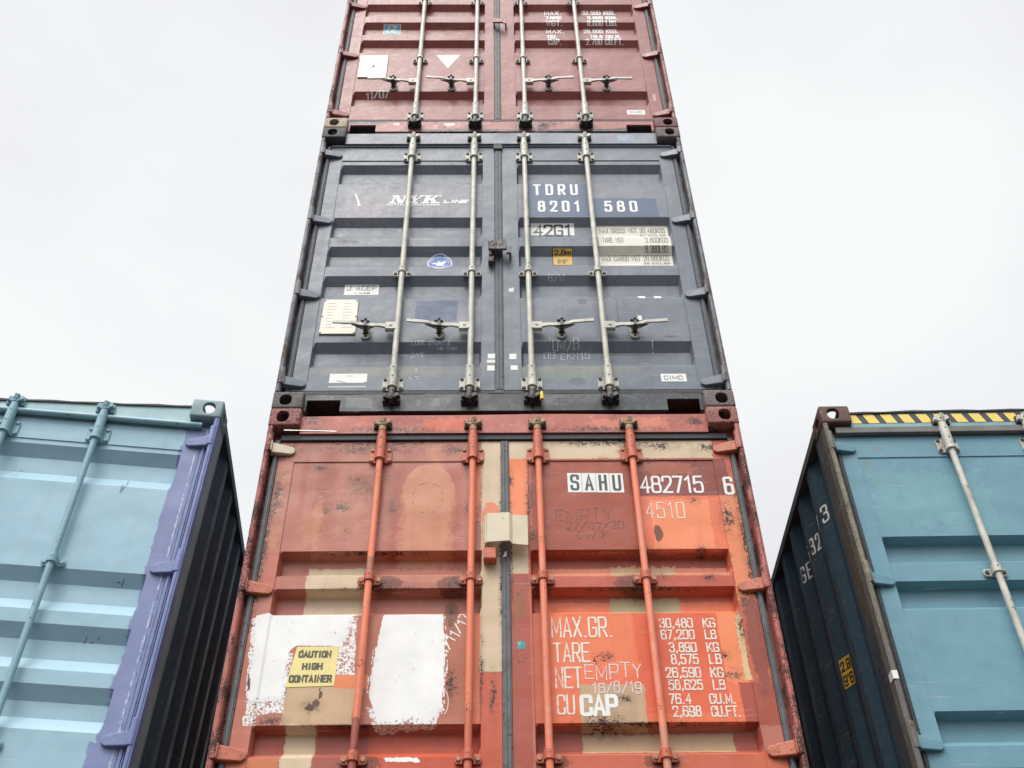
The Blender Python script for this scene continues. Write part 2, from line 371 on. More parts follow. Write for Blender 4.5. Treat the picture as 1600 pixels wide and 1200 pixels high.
class Skin:
    """door-end surface of one container: y as a function of x,z"""
    def __init__(s, y0, grooves, xr, fh, fb, dp, field, seam, base):
        s.y0 = y0; s.g = grooves; s.xr = xr; s.fh = fh; s.fb = fb; s.dp = dp; s.field = field; s.seam = seam; s.base = base
        s.zb = sorted({z for zt, zb in grooves for z in (zt, zt-fh, zb+fb, zb)})
    def dep(s, x, z):
        d = 0
        for a, b in s.xr:
            if a+.0005 < x < b-.0005:
                if s.seam[0] < z < s.seam[1]: d = s.field
                k = min(1, (x-a)/.012, (b-x)/.012)
                for zt, zb in s.g:
                    if zb < z < zt: return d+s.dp*k*min(1, (zt-z)/s.fh, (z-zb)/s.fb)
        return d
    def real(s, x, z):
        """height on the pressed sheet of a mark surveyed on the flat door plane"""
        zr = z; sl_ = max(.2, (z+s.base-CAM_LOC.z)/(-CAM_LOC.y+.05))
        for _ in range(30): zr = .5*zr+.5*(z+sl_*s.dep(x, zr))
        return zr
def decal(name, pieces, mat, parent, skin, lift=.0016, label=None):
    bm = bmesh.new()
    for pi_, (vs, fs, lay) in enumerate(pieces):
        if not vs: continue
        bv = [bm.verts.new((x, -lay*.00008-pi_*2e-6-(vi_//2)*3e-6*(len(fs) > 1), z)) for vi_, (x, z) in enumerate(vs)]
        for f in fs:
            try: bm.faces.new([bv[i] for i in f])
            except ValueError: pass
    zs = [v.co.z for v in bm.verts]; xs = [v.co.x for v in bm.verts]; z0, z1, x0, x1 = min(zs), max(zs), min(xs), max(xs)
    cuts = [(Vector((0, 0, z)), Vector((0, 0, 1))) for z in skin.zb+list(skin.seam) if z0 < z < z1]
    cuts += [(Vector((x, 0, 0)), Vector((1, 0, 0))) for a, b in skin.xr for x in (a, a+.012, b-.012, b) if x0 < x < x1]
    for co, no in cuts: bmesh.ops.bisect_plane(bm, geom=bm.verts[:]+bm.edges[:]+bm.faces[:], plane_co=co, plane_no=no, dist=1e-6)
    for v in bm.verts: v.co.y += skin.y0+skin.dep(v.co.x, v.co.z)-lift*.6
    bmesh.ops.recalc_face_normals(bm, faces=bm.faces)
    for f in bm.faces:
        if f.normal.y > 0: f.normal_flip()
    me = bpy.data.meshes.new(name); bm.to_mesh(me); bm.free(); me.materials.append(mat)
    o = bpy.data.objects.new(name, me); COL.objects.link(o); o.parent = parent
    if label: o['label'] = label
    return o
def rect(x0, z0, x1, z1, rag=0, lay=0, sk=0):
    """rectangle with optionally ragged outline"""
    if not rag: return ([(x0+sk, z0), (x1+sk, z0), (x1, z1), (x0, z1)], [(0, 1, 2, 3)], lay)
    pts = [(x0, z0), (x1, z0), (x1, z1), (x0, z1)]; return ragged(pts, rag, lay)
def ragged(poly, amp, lay=0, step=.012):
    o = []; rnd = random.Random(int(abs(poly[0][0])*1000)+len(poly)); n = len(poly); drift = 0
    for i in range(n):
        a, b = poly[i], poly[(i+1) % n]; l_ = math.hypot(b[0]-a[0], b[1]-a[1]); k = max(1, int(l_/step))
        nx, nz_ = (b[1]-a[1])/l_, -(b[0]-a[0])/l_
        for j in range(k):
            t_ = j/k; drift = drift*.6+rnd.uniform(-amp, amp)*.6; d = drift+rnd.uniform(-amp, amp)*.25
            o.append((a[0]+(b[0]-a[0])*t_+nx*d, a[1]+(b[1]-a[1])*t_+nz_*d))
    return (o, [tuple(range(len(o)))], lay)
def ell(cx, cz, rx, rz, n=36, lay=0, a0=0, a1=2*math.pi):
    return ([(cx+rx*math.cos(a0+(a1-a0)*i/n), cz+rz*math.sin(a0+(a1-a0)*i/n)) for i in range(n)], [tuple(range(n))], lay)

# ------------------------------------------------------------------ shared materials
RUB = simple('rubber', (.028, .030, .034), .6, var=.4, scale=20, speck=(.09, .09, .09), lo=.62)
RUBG = simple('rubber_grey', (.125, .135, .140), .6, var=.35, scale=12, speck=(.03, .03, .035), lo=.6)
DARK = simple('greasy_steel', (.03, .028, .027), .45, var=.5, scale=30, speck=(.10, .07, .05))
GUN = simple('catch_steel', (.075, .072, .068), .45, var=.5, scale=40, speck=(.30, .28, .23), lo=.60)
BOLT = simple('bolt_steel', (.05, .047, .045), .5, var=.4, scale=40)
CREAM = simple('galvanised_cream', (.56, .545, .465), .42, var=.38, scale=9, bump=.1, speck=(.20, .17, .13), lo=.635)
CREAM2 = simple('galvanised_pale', (.56, .54, .475), .42, var=.38, scale=9, bump=.1, speck=(.16, .14, .11), lo=.63)
SIDE_D = None
WHITE = lettering('white_paint', (.82, .81, .79), .42)
WHITEC = lettering('white_vinyl', (.80, .80, .77), 0)
WHITEM = lettering('white_marking', (.82, .81, .78), .05, 60)
CREAMP = lettering('cream_plate', (.76, .73, .62), 0)
DRY = lettering('dry_brushed_white', (.84, .82, .80), .66, 110)
BLACKL = lettering('black_letter', (.035, .035, .035), .05, 70)
GREYL = lettering('grey_letter', (.16, .16, .15), .12, 70)
CHALK = lettering('chalk', (.66, .67, .69), .42, 90)
PENCIL = lettering('dark_scrawl', (.10, .05, .045), .7, 90)
BLUEV = lettering('blue_vinyl', (.030, .070, .165), 0)
BLUEO = lettering('blue_sticker', (.05, .15, .48), 0)
CYAN = lettering('cyan_sticker', (.16, .45, .58), 0)
YELL = lettering('yellow_sticker', (.70, .42, .05), .1, 40)
PALEY = lettering('pale_yellow_sticker', (.80, .66, .25), .06, 40)
OLIVE = lettering('olive_letter', (.055, .05, .022), .12, 60)
TEAL = lettering('teal_sticker', (.03, .30, .26), 0)

# ------------------------------------------------------------------ container builder
def container(sp):
    H = sp['H']; L_ = 12.192
    root = thing('shipping_container', sp['label'], 'container', sp['loc'], sp.get('rot', (0, 0, 0)), 'stacked shipping containers')
    DM, FM, SM = sp['door_mat'], sp['frame_mat'], sp['side_mat']
    HM = sp.get('header_mat', FM); IM = sp.get('sill_mat', FM); RM = sp['rod_mat']
    y0 = .055; gt = sp['gutter']; dtop = sp['door_top']; dbot = .168
    c0, c1 = sp.get('gap', (-.018, .020))
    xr = [(-1.066, sp.get('gl', -.118)), (sp.get('gr', .106), 1.058)]
    skin = Skin(y0, sp['grooves'], xr, sp['fh'], sp.get('fb', sp['fh']), sp.get('dp', .037), .005, (.23, sp['seam']), sp['loc'][2] if 'zref' not in sp else sp['zref'])
    # frame: rear-end posts, header, sill
    for s in (-1, 1):
        fr = MB(); a, b = sorted((s*1.190, s*1.2155)); fr.box(a, b, .006, .075, .118, H-.118)
        a, b = sorted((s*1.10, s*1.2145)); fr.mi = 1; fr.box(a, b, .0752, .178, .118, H-.118); fr.mi = 0
        for h in sp['hinges']: fr.cyl((s*1.196, .014, h-.035), (s*1.196, .014, h+.085), .0175)
        for z0, z1 in ((.12, H-.12),): fr.cyl((s*1.201, .010, z0), (s*1.201, .010, z1), .0095)
        fr.build('corner_post', (FM, sp.get('post_side', FM)), root, .003)
    hd = MB(); n = 14; sag = sp.get('sag', .004)
    for i in range(n):      # header whose top edge is slightly bent
        xa, xb = -1.057+2.114*i/n, -1.057+2.114*(i+1)/n; f_ = lambda x: sag*(math.sin(x*2.3+1)+.5*math.sin(x*7.1))-sp.get('hdip', 0)*(1.219-abs(x))
        vs = [(xa, .034, H-.150), (xb, .034, H-.150), (xb, .034, H-.028+f_(xb)), (xa, .034, H-.028+f_(xa)), (xa, .13, H-.150), (xb, .13, H-.150), (xb, .13, H-.028+f_(xb)), (xa, .13, H-.028+f_(xa))]
        hd.add(vs, [(0, 1, 2, 3), (3, 2, 6, 7), (0, 4, 5, 1)])
    hd.box(-1.15, 1.15, .06, .17, H-.1635, H-.1505); hd.box(-1.057, 1.057, .1305, .17, H-.150, H-.03-sp.get('hdip', 0))
    hd.build('header', HM, root)
    g = MB()
    if gt[0] == 'bar': g.box(-1.15, 1.15, gt[3], .0605, H-gt[2], H-gt[1])
    else: g.cyl((-1.13, gt[3], H-(gt[1]+gt[2])/2), (1.13, gt[3], H-(gt[1]+gt[2])/2), (gt[2]-gt[1])/2)
    g.build('rain_gutter', gt[4], root, .004)
    si = MB(); q = .095
    poly = [(-1.057, .016), (-1.046, .016), (-1.046, q), (-.868, q), (-.868, .016), (.868, .016), (.868, q), (1.040, q), (1.040, .016), (1.057, .016), (1.057, .134), (-1.057, .134)]
    bmq = MB()
    for a, b, z0 in ((-1.057, -1.046, .016), (-1.046, -.868, q), (-.868, .868, .016), (.868, 1.04, q), (1.04, 1.057, .016)): bmq.box(a, b, .047, .060, z0, .134)
    bmq.mi = 1; bmq.box(-1.057, 1.057, .0602, .16, .098, .134); bmq.box(-.86, .86, .062, .16, .016, .097); bmq.box(-1.057, 1.057, .16, .36, .099, .13)
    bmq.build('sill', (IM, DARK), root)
    # body
    b = MB(); b.box(-1.15, 1.15, .17, L_-.05, .13, .165); b.build('floor', SM, root)
    b = MB(); b.box(-1.19, 1.19, .17, L_-.05, H-.035, H-.016); b.build('roof', SM, root)
    b = MB(); b.box(-1.19, 1.19, L_-.06, L_-.02, .016, H-.02)
    for k in range(8): b.box(-1.0+k*.27, -.86+k*.27, L_-.02, L_-.005, .2, H-.2)
    b.build('rear_wall', SM, root)
    for s in (-1, 1):
        pr = []; y = .222; xo, xi = 1.206, 1.170
        pr.append((xo-.012, .17)); pr.append((xo, .20)); pr.append((xo, .222))
        while y < L_-.5:
            pr += [(xi, y+.068), (xi, y+.138), (xo, y+.206), (xo, y+.278)]; y += .278
        pr.append((xo, L_-.06))
        b = MB(); n = len(pr)
        b.add([(s*x, y_, z) for x, y_ in pr for z in (.155, H-.068)], [(2*i, 2*i+2, 2*i+3, 2*i+1) for i in range(n-1)])
        b.add([(s*(x-.004), y_, z) for x, y_ in pr for z in (.155, H-.068)], [(2*i, 2*i+1, 2*i+3, 2*i+2) for i in range(n-1)])
        b.build('side_wall', SM, root)
        b = MB(); a_, b_ = sorted((s*1.158, s*1.216)); b.box(a_, b_, .178, L_-.178, H-.07, H-.014); b.build('top_rail', sp.get('rail_mat', SM), root, .004)
        b = MB(); b.box(a_, b_, .178, L_-.178, .016, .156); b.build('bottom_rail', SM, root, .004)
    for side in (-1, 1):
        for top in (0, 1):
            mt, lb = sp['cast'].get((side, top), (FM, None))
            casting(root, mt, side, top, False, H, L_, lb); casting(root, FM, side, top, True, H, L_)
    # doors
    doors = []
    for s, xa, xb, (ga, gb) in ((-1, -1.149, c0, xr[0]), (1, c1, 1.149, xr[1])):
        xs = [xa, xa+.004, ga, ga+.001, ga+.012, gb-.012, gb-.001, gb, xb-.004, xb]
        zs = sorted({dbot, .23, .231, sp['seam']-.001, sp['seam'], H-dtop} | set(skin.zb) | {dbot+.004, H-dtop-.004})
        # extra loops so the sheet can be gently out of true
        zz = [zs[0]]
        for a, c in zip(zs, zs[1:]):
            k = max(1, int((c-a)/.07)); zz += [a+(c-a)*(j+1)/k for j in range(k)]
        xx = [xs[0]]
        for a, c in zip(xs, xs[1:]):
            k = max(1, int((c-a)/.09)); xx += [a+(c-a)*(j+1)/k for j in range(k)]
        def warp(x, z): return .0011*(math.sin(x*7.3+z*3.1+sp['seed'])+math.sin(z*5.7-x*4.3+2*sp['seed']))*(1 if ga+.05 < x < gb-.05 else 0)
        vs = []; fs = []; nx_, nz_ = len(xx), len(zz)
        for z in zz:
            for x in xx:
                d = 0
                if ga+.0005 < x < gb-.0005:
                    if .2305 < z < sp['seam']-.0005: d = skin.field
                    k = max(0, min(1, (x-ga)/.012, (gb-x)/.012))
                    for zt, zb in skin.g:
                        if zb < z < zt: d += skin.dp*k*min(1, (zt-z)/skin.fh, (z-zb)/skin.fb)
                if x in (xx[0], xx[-1]) or z in (zz[0], zz[-1]): d = .003
                vs.append((x, y0+d, z))
        for j in range(nz_-1):
            for i in range(nx_-1): fs.append((j*nx_+i, j*nx_+i+1, (j+1)*nx_+i+1, (j+1)*nx_+i))
        d_ = MB(); d_.add(vs, fs)
        d_.box(xa+.0002, xa+.03, y0+.003, .105, dbot, H-dtop); d_.box(xb-.03, xb-.0002, y0+.003, .105, dbot, H-dtop)
        d_.box(xa+.03, xb-.03, y0+.0035, .105, dbot+.0002, dbot+.03); d_.box(xa+.03, xb-.03, y0+.0035, .105, H-dtop-.03, H-dtop-.0002)
        me = bpy.data.meshes.new('door'); me.from_pydata(d_.v, [], d_.f); me.update(); me.materials.append(DM if s < 0 else sp.get('door_mat2', DM))
        do = bpy.data.objects.new('door', me); COL.objects.link(do); do.parent = root; doors.append(do)
        if sp.get('door_labels'): do['label'] = sp['door_labels'][0 if s < 0 else 1]
        for h in sp['hinges']:
            hb = MB(); t = s
            P_ = [(t*1.196, h-.030), (t*1.085, h-.030), (t*1.068, h-.018), (t*1.066, h+.004), (t*1.078, h+.018), (t*1.125, h+.026), (t*1.196, h+.036)]
            if s > 0: P_ = P_[::-1]
            hb.prism(P_, .038, .0545)
            for v_i in range(len(hb.v)):      # blade gets thinner away from the pin
                x_, y_, z_ = hb.v[v_i]
                if y_ < .04: hb.v[v_i] = (x_, .016+.026*min(1, max(0, (1.196-abs(x_))/.12)), z_)
            hb.box(*sorted((t*1.178, t*1.205)), .0025, .04, h-.029, h+.035)
            hb.build('hinge', sp.get('hinge_mats', {}).get((s, round(h, 3)), sp.get('hinge_mat', DM)), do, .004)
    # rubber seals
    GM = sp.get('gasket_mat', RUB)
    g = MB(); g.box(c0-.001, c1+.001, .050, .075, .15, H-dtop-.001); g.box(c0+.006, (c0+c1)/2-.002, .046, .0505, .17, H-dtop-.01); g.box((c0+c1)/2+.004, c1-.005, .046, .0505, .17, H-dtop-.01)
    g.build('door_gasket', GM, root, .002)
    for s in (-1, 1):
        g = MB(); g.box(*sorted((s*1.1500, s*1.1760)), .050, .0748, .15, H-dtop+.01); g.box(*sorted((s*1.156, s*1.168)), .044, .0505, .17, H-dtop); g.build('door_gasket', GM, root, .002)
    g = MB(); g.box(-1.15, 1.15, .0535, .075, .1345, dbot-.002)
    rnd = random.Random(5)
    for i in range(26): xa_ = -1.1+i*.085; g.box(xa_, xa_+.08, .0505+rnd.uniform(-.001, .002), .054, .139+rnd.uniform(-.003, .003), dbot-.010+rnd.uniform(-.004, .004))
    g.build('sill_gasket', RUB, root, .002)
    if sp.get('lip'):
        g = MB(); n = 24; f_ = lambda x: H-.028+sag*(math.sin(x*2.3+1)+.5*math.sin(x*7.1))-sp.get('hdip', 0)*(1.219-abs(x))
        for i in range(n):
            xa, xb = -1.057+2.114*i/n, -1.057+2.114*(i+1)/n; wa, wb = .003*math.sin(i*2.1)+.008, .003*math.sin(i*2.1+2.1)+.008
            vs = [(xa, .026, f_(xa)-.002), (xb, .026, f_(xb)-.002), (xb, .026, f_(xb)+wb), (xa, .026, f_(xa)+wa), (xa, .12, f_(xa)-.001), (xb, .12, f_(xb)-.001), (xb, .12, f_(xb)+wb), (xa, .12, f_(xa)+wa)]
            g.add(vs, [(0, 1, 2, 3), (3, 2, 6, 7), (0, 4, 5, 1), (4, 7, 6, 5)])
        g.build('roof_lip', RUB, root)
    # locking gear
    rods = []
    for i, x in enumerate(sp['rods']):
        s = -1 if i < 2 else 1; ry = .020
        ba = sp.get('bracket_mat', RM); ztop = H-sp['brk'][0]; zbot = sp['brk'][1]
        r = MB(); r.cyl((x, ry, .125), (x, ry, H-.125), .0163, n=20); ro = r.build('lock_rod', RM, root, smooth=False); smooth_by_angle(ro)
        rods.append(ro)
        for zc, d in ((ztop, 1), (zbot, -1)):
            k = MB(); pw, ph = .053, .047
            pw = .057
            k.prism([(x-pw, zc-ph+.012), (x-pw+.012, zc-ph), (x+pw-.012, zc-ph), (x+pw, zc-ph+.012), (x+pw, zc+ph-.012), (x+pw-.012, zc+ph), (x-pw+.012, zc+ph), (x-pw, zc+ph-.012)], .046, .0545)
            z0, z1 = (zc-.045, zc+.105) if d > 0 else (zc-.05, zc+.105)
            k.cyl((x, ry, z0), (x, ry, z1), .0245, n=24); k.box(x-.024, x+.024, ry, .047, zc-.046, zc+.046)
            k.cyl((x, ry, z0-.004), (x, ry, z0+.008), .0275, n=24)
            if d > 0: k.cyl((x, ry, z1-.008), (x, ry, z1+.03), .021, n=20)
            k.mi = 1
            for dx in (-.043, .043):
                for dz in (-.032, .032):
                    k.cyl((x+dx, .046, zc+dz), (x+dx, .039, zc+dz), .0112, .009, 10)
            for dz in (.018, .085): k.cyl((x, ry-.023, zc+dz), (x, ry-.0265, zc+dz), .005, n=8)
            ko = k.build('bearing_bracket', (ba, sp.get('bolt_mat', BOLT)), ro, .002); smooth_by_angle(ko)
        for zc in sp['guides']:
            k = MB(); k.prism([(x-.055, zc-.010), (x-.047, zc-.020), (x+.047, zc-.020), (x+.055, zc-.010), (x+.055, zc+.012), (x+.047, zc+.020), (x-.047, zc+.020), (x-.055, zc+.012)], .044, .0545)
            k.cyl((x, ry, zc-.018), (x, ry, zc+.024), .0235, n=24); k.box(x-.0235, x+.0235, ry, .045, zc-.018, zc+.020)
            k.mi = 1
            for dx in (-.040, .040): k.cyl((x+dx, .044, zc), (x+dx, .037, zc), .0115, .010, 10)
            k.cyl((x, ry-.022, zc+.010), (x, ry-.0255, zc+.010), .0045, n=8)
            ko = k.build('rod_guide', (sp.get('guide_mat', ba), sp.get('bolt_mat', BOLT)), ro, .002); smooth_by_angle(ko)
        # cams and their keepers at header and sill
        for zc, d, mt in ((H-.10, 1, sp.get('cam_top', ba)), (.088, -1, sp.get('cam_bot', DARK))):
            k = MB(); k.cyl((x, ry, zc-d*.008), (x, ry, zc-d*.05), .0195, n=14)
            k.cyl((x, ry, zc-.018), (x, ry, zc+.018), .024, n=8)
            k.box(x-.040, x-.012, .004, .030, zc-.014, zc+.016, rot=(0, .25, .3)); k.box(x+.012, x+.042, .000, .026, zc-.010, zc+.018, rot=(0, -.35, -.3))
            k.box(x-.010, x+.012, -.008, .016, zc-.004, zc+.030*d, rot=(.2, .2, .1)); k.cyl((x, ry, zc+d*.018), (x, ry, zc+d*.036), .012, n=8)
            k.build('locking_cam', mt, ro, .003)
            k = MB(); k.box(x-.046, x-.026, .018, .048, zc-.026, zc+.024); k.box(x+.026, x+.046, .018, .048, zc-.026, zc+.024); k.box(x-.046, x+.046, .036, .0465, zc-.028, zc+.026)
            k.build('cam_keeper', sp.get('keeper_mat', DARK), root, .003)
        # handle: hub, twisted flat bar, grip
        zh = sp['handle'][i] if isinstance(sp['handle'], (list, tuple)) else sp['handle']
        k = MB(); X = lambda d: x+s*d
        k.box(*sorted((X(.0), X(.066))), .004, .034, zh-.026, zh+.028)
        dz = sp.get('hdrop', (0, 0, 0, 0))[i]
        pts_ = [(X(.060), .012, zh), (X(.105), .006, zh+.002), (X(.135), .002, zh-.002), (X(.170), -.001, zh+.001), (X(.215), -.004, zh+.003), (X(.238), -.008, zh+.010+dz*.2), (X(.36), -.016, zh+.013+dz)]
        k.sweep(pts_, [.016, .012, .010, .009, .009, .010, .010], [.032, .022, .024, .026, .022, .022, .025])
        k.cyl((X(.036), .0065, zh+.004), (X(.036), .000, zh+.004), .009, n=12)
        ho = k.build('handle', sp.get('handle_mat', RM), ro, .002)
        k = MB(); xc = X(.178)
        k.cyl((xc, .0545, zh-.036), (xc, .047, zh-.036), .027, n=20); k.cyl((xc, .0545, zh+.018), (xc, .045, zh+.018), .022, n=16); k.box(xc-.026, xc+.026, .047, .0545, zh-.03, zh+.02)
        ko = k.build('handle_catch', sp.get('catch_mat', ba), root, .002); smooth_by_angle(ko)
        k = MB(); k.box(xc-.012, xc+.012, -.012, .047, zh-.022, zh-.013); k.box(xc-.009, xc+.009, -.015, -.006, zh-.022, zh+.016)
        k.box(xc-.026, xc+.022, -.016, .045, zh+.020, zh+.026, rot=(.1, .1, 0)); k.cyl((xc, -.012, zh+.027), (xc, -.012, zh+.038), .009, n=8); k.cyl((xc+.018, .01, zh+.026), (xc+.018, .01, zh+.034), .007, n=8); k.cyl((xc, .046, zh-.042), (xc, .040, zh-.042), .009, n=10)
        k.prism([(xc-.082, zh+.010), (xc-.02, zh-.026), (xc+.022, zh-.028), (xc+.078, zh+.006)], .004, .012)
        k.build('catch_hardware', GUN, ko, .002)
    return root, doors, rods, skin

# ------------------------------------------------------------------ paints
def sc3(c, k=1.0): return tuple(min(.9, x*k) for x in c[:3])
ORB = 2.896                                     # the orange container's survey heights count down from its top
def O_(z): return z+ORB
def box_(k, x0, z0, x1, z1, c, amp=.0, op=1.0): return (k, (x0+x1)/2, (z0+z1)/2, abs(x1-x0)/2, abs(z1-z0)/2, c, amp, op)

# --- top: dusty red
T_red = srgb(152, 82, 75)
P_T = paint('dusty_red_paint', T_red, [
    box_('g', -1.1, 0, -.2, .5, sc3(T_red, 1.15), .02, .5), ('g', .5, .8, .5, .35, sc3(T_red, 1.18), .02, .5), ('f', -.62, .75, .12, .2, sc3(T_red, .88), .02, .5),
    ('f', -.5, 1.7, .1, .25, sc3(T_red, .9), .02, .5), ('s', .2, .3, .1, .06, RUSTD, 0)], rust=.10, fade=.06, grime=.5, tint=sc3(srgb(160, 92, 84)))
P_TF = paint('dusty_red_frame_paint', srgb(150, 92, 88), [], rust=.85, fade=.12, grime=.5, rustc=(.09, .06, .055))
P_TS = paint('dusty_red_sill_paint', srgb(176, 106, 96), [
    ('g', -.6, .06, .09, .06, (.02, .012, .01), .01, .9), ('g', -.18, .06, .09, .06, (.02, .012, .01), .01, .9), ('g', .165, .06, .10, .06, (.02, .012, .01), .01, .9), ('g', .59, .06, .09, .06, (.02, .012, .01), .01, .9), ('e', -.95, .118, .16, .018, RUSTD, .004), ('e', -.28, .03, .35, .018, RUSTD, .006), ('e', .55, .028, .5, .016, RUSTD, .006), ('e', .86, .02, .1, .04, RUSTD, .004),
    ('e', .28, .08, .06, .05, sc3(T_red, .55), .01), ('e', -.36, .10, .05, .018, (.6, .5, .47), .006), ('e', -.72, .108, .03, .014, (.6, .5, .47), .006)], rust=.4, grime=.5)
P_TCl = simple('bleached_casting', srgb(196, 178, 155), .7, var=.3, speck=(.14, .07, .06), lo=.60, bump=.5)
P_TCr = simple('red_casting', srgb(140, 88, 88), .7, var=.4, speck=(.05, .03, .03), lo=.56, bump=.5)
# --- middle: slate grey violet
M_g = srgb(112, 120, 132)
P_M = paint('slate_paint', M_g, [
    ('f', -.60, 1.84, .42, .14, sc3(srgb(142, 138, 146)), .03, .75), ('f', .75, 1.90, .38, .12, sc3(srgb(138, 138, 147)), .03, .6), ('f', -.9, 1.75, .15, .1, sc3(srgb(150, 138, 148)), .04, .5),
    ('f', 0, .2, 1.3, .22, sc3(srgb(110, 120, 130)), .03, .7), ('f', -.9, .75, .25, .2, sc3(srgb(114, 124, 134)), .03, .5),
    box_('b', -.510, .717, -.266, .890, srgb(66, 84, 116), .006, .95), ('f', .35, .8, .1, .12, sc3(M_g, 1.12), .03, .4),
    ('g', -.6, .33, .55, .07, srgb(150, 146, 132), .02, .6), ('g', .4, .33, .45, .06, srgb(152, 150, 130), .02, .6), ('g', .35, .27, .3, .03, srgb(120, 140, 128), .02, .6),
    ('e', .40, .235, .05, .03, sc3(M_g, .6), .008, .6), ('e', .46, .88, .03, .025, sc3(M_g, .5), .006, .7), ('e', .66, .8, .006, .14, sc3(M_g, .4), .003, .6), ('e', .95, .585, .04, .008, RUSTD, .003, .6)],
    rust=-.02, fade=.06, grime=.42, tint=srgb(126, 130, 141), rustc=(.06, .05, .05))
P_MF = paint('slate_frame_paint', srgb(102, 105, 112), [('f', -1.2, 2.1, .012, .25, srgb(150, 115, 110), .01, .8), ('f', -1.2, 1.1, .014, .5, srgb(140, 112, 106), .01, .7), ('f', 1.2, .6, .014, .5, srgb(150, 120, 110), .01, .8), ('f', 1.2, 1.8, .014, .3, srgb(140, 126, 120), .01, .7)],
    rust=.85, fade=.15, grime=.5, rustc=(.14, .075, .055))
P_MH = paint('slate_header_paint', srgb(128, 132, 145), [box_('b', .80, 2.475, .90, 2.545, srgb(158, 178, 200), .012, .8), box_('b', .88, 2.47, .99, 2.535, srgb(140, 156, 160), .012, .7), ('f', 0, 2.585, 1.1, .012, srgb(95, 98, 108), .004, .7)], rust=.0, grime=.3)
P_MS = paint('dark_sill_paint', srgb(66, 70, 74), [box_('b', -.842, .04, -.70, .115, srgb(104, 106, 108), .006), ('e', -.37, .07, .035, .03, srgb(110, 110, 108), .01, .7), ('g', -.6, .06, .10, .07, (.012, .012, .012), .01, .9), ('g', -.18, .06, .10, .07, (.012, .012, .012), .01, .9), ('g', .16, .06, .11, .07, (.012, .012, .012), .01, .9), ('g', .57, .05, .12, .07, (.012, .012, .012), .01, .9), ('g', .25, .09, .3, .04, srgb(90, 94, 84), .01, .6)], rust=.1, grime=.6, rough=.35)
P_MC = simple('grey_casting', srgb(112, 108, 106), .75, var=.35, speck=(.05, .04, .04), lo=.58, bump=.5)
P_MCt = simple('dark_grey_casting', srgb(84, 86, 92), .7, var=.35, speck=(.04, .03, .03), lo=.58, bump=.5)
P_MCr = simple('reddish_grey_casting', srgb(130, 116, 114), .75, var=.35, speck=(.05, .03, .03), lo=.57, bump=.5)
# --- lower: orange with many touch-ups
DP = srgb(186, 116, 98); SALM = srgb(232, 128, 98); ORG = srgb(240, 130, 92); BRICK = srgb(168, 80, 60); BEI = srgb(220, 196, 166); PEACH = srgb(208, 140, 112); PINKD = srgb(190, 108, 98)
B = []
def ob(k, x0, z0, x1, z1, c, amp=0, op=1.0): B.append(box_(k, x0, O_(z0), x1, O_(z1), (c[0], c[1], c[2]*(.86 if c[2] < c[0]*.34 else .97), 1), amp, op))
# left door
ob('f', -1.15, -.87, -1.07, -.30, PEACH, .03, .55); ob('f', -.95, -.85, -.83, -.25, srgb(166, 86, 72), .04, .7); ob('f', -.84, -.80, -.68, -.33, srgb(194, 128, 112), .03, .7)
ob('e', -.655, -.78, -.60, -.38, srgb(176, 90, 78), .012, .85); ob('e', -1.02, -.62, -.98, -.26, srgb(176, 92, 80), .012, .7); ob('e', -.93, -.86, -.89, -.55, srgb(206, 138, 112), .012, .7); ob('e', -.655, -.5, -.63, -.43, srgb(228, 140, 110), .004, .8); ob('f', -1.0, -.86, -.85, -.62, PEACH, .03, .5)
ob('b', -1.15, -1.06, -1.06, -.87, srgb(196, 108, 94), .002, .85); ob('f', -.58, -1.0, -.19, -.34, srgb(178, 92, 80), .03, .85)
ob('f', -.520, -.95, -.240, -.46, PEACH, .02, .9); ob('e', -.505, -.66, -.255, -.34, PEACH, .006, .85); ob('f', -.40, -.42, -.30, -.20, PEACH, .01, .9); ob('e', -.375, -.30, -.32, -.22, PEACH, .006, .7)
ob('f', -.22, -.86, -.19, -.32, srgb(200, 130, 118), .02, .8)
ob('b', -.155, -.7, -.118, -.3, ORG, .006, .9)
ob('b', -1.07, -1.01, -.93, -.93, srgb(176, 100, 92), .003, .8); ob('b', -.925, -1.21, -.655, -.925, BEI, .006, .95); ob('b', -.60, -1.04, -.20, -.93, srgb(208, 136, 118), .01, .7)
ob('b', -1.15, -1.95, -1.07, -1.2, srgb(198, 112, 96), .003, .6); ob('f', -.62, -1.74, -.15, -1.2, srgb(186, 112, 92), .02, .85); ob('b', -.156, -1.745, -.112, -1.2, SALM, .004, .9)
ob('b', -.95, -1.74, -.65, -1.50, srgb(206, 172, 138), .004); ob('b', -.743, -1.573, -.60, -1.506, srgb(236, 140, 100), .003)
ob('b', -1.06, -1.86, -.93, -1.745, srgb(180, 92, 82), .004, .9); ob('b', -.93, -2.1, -.80, -1.735, BEI, .007); ob('b', -.80, -2.1, -.58, -1.735, srgb(170, 90, 82), .007, .95); ob('b', -.58, -2.1, -.12, -1.76, srgb(206, 92, 68), .01, .95); ob('b', -1.16, -2.4, -.94, -1.88, srgb(214, 126, 86), .006, .9)
ob('b', -.118, -1.503, -.018, -.19, BEI, .0035); ob('e', -.115, -.74, -.02, -.58, SALM, .012, .9); ob('b', -.118, -2.7, -.018, -1.503, srgb(206, 98, 76), .004)
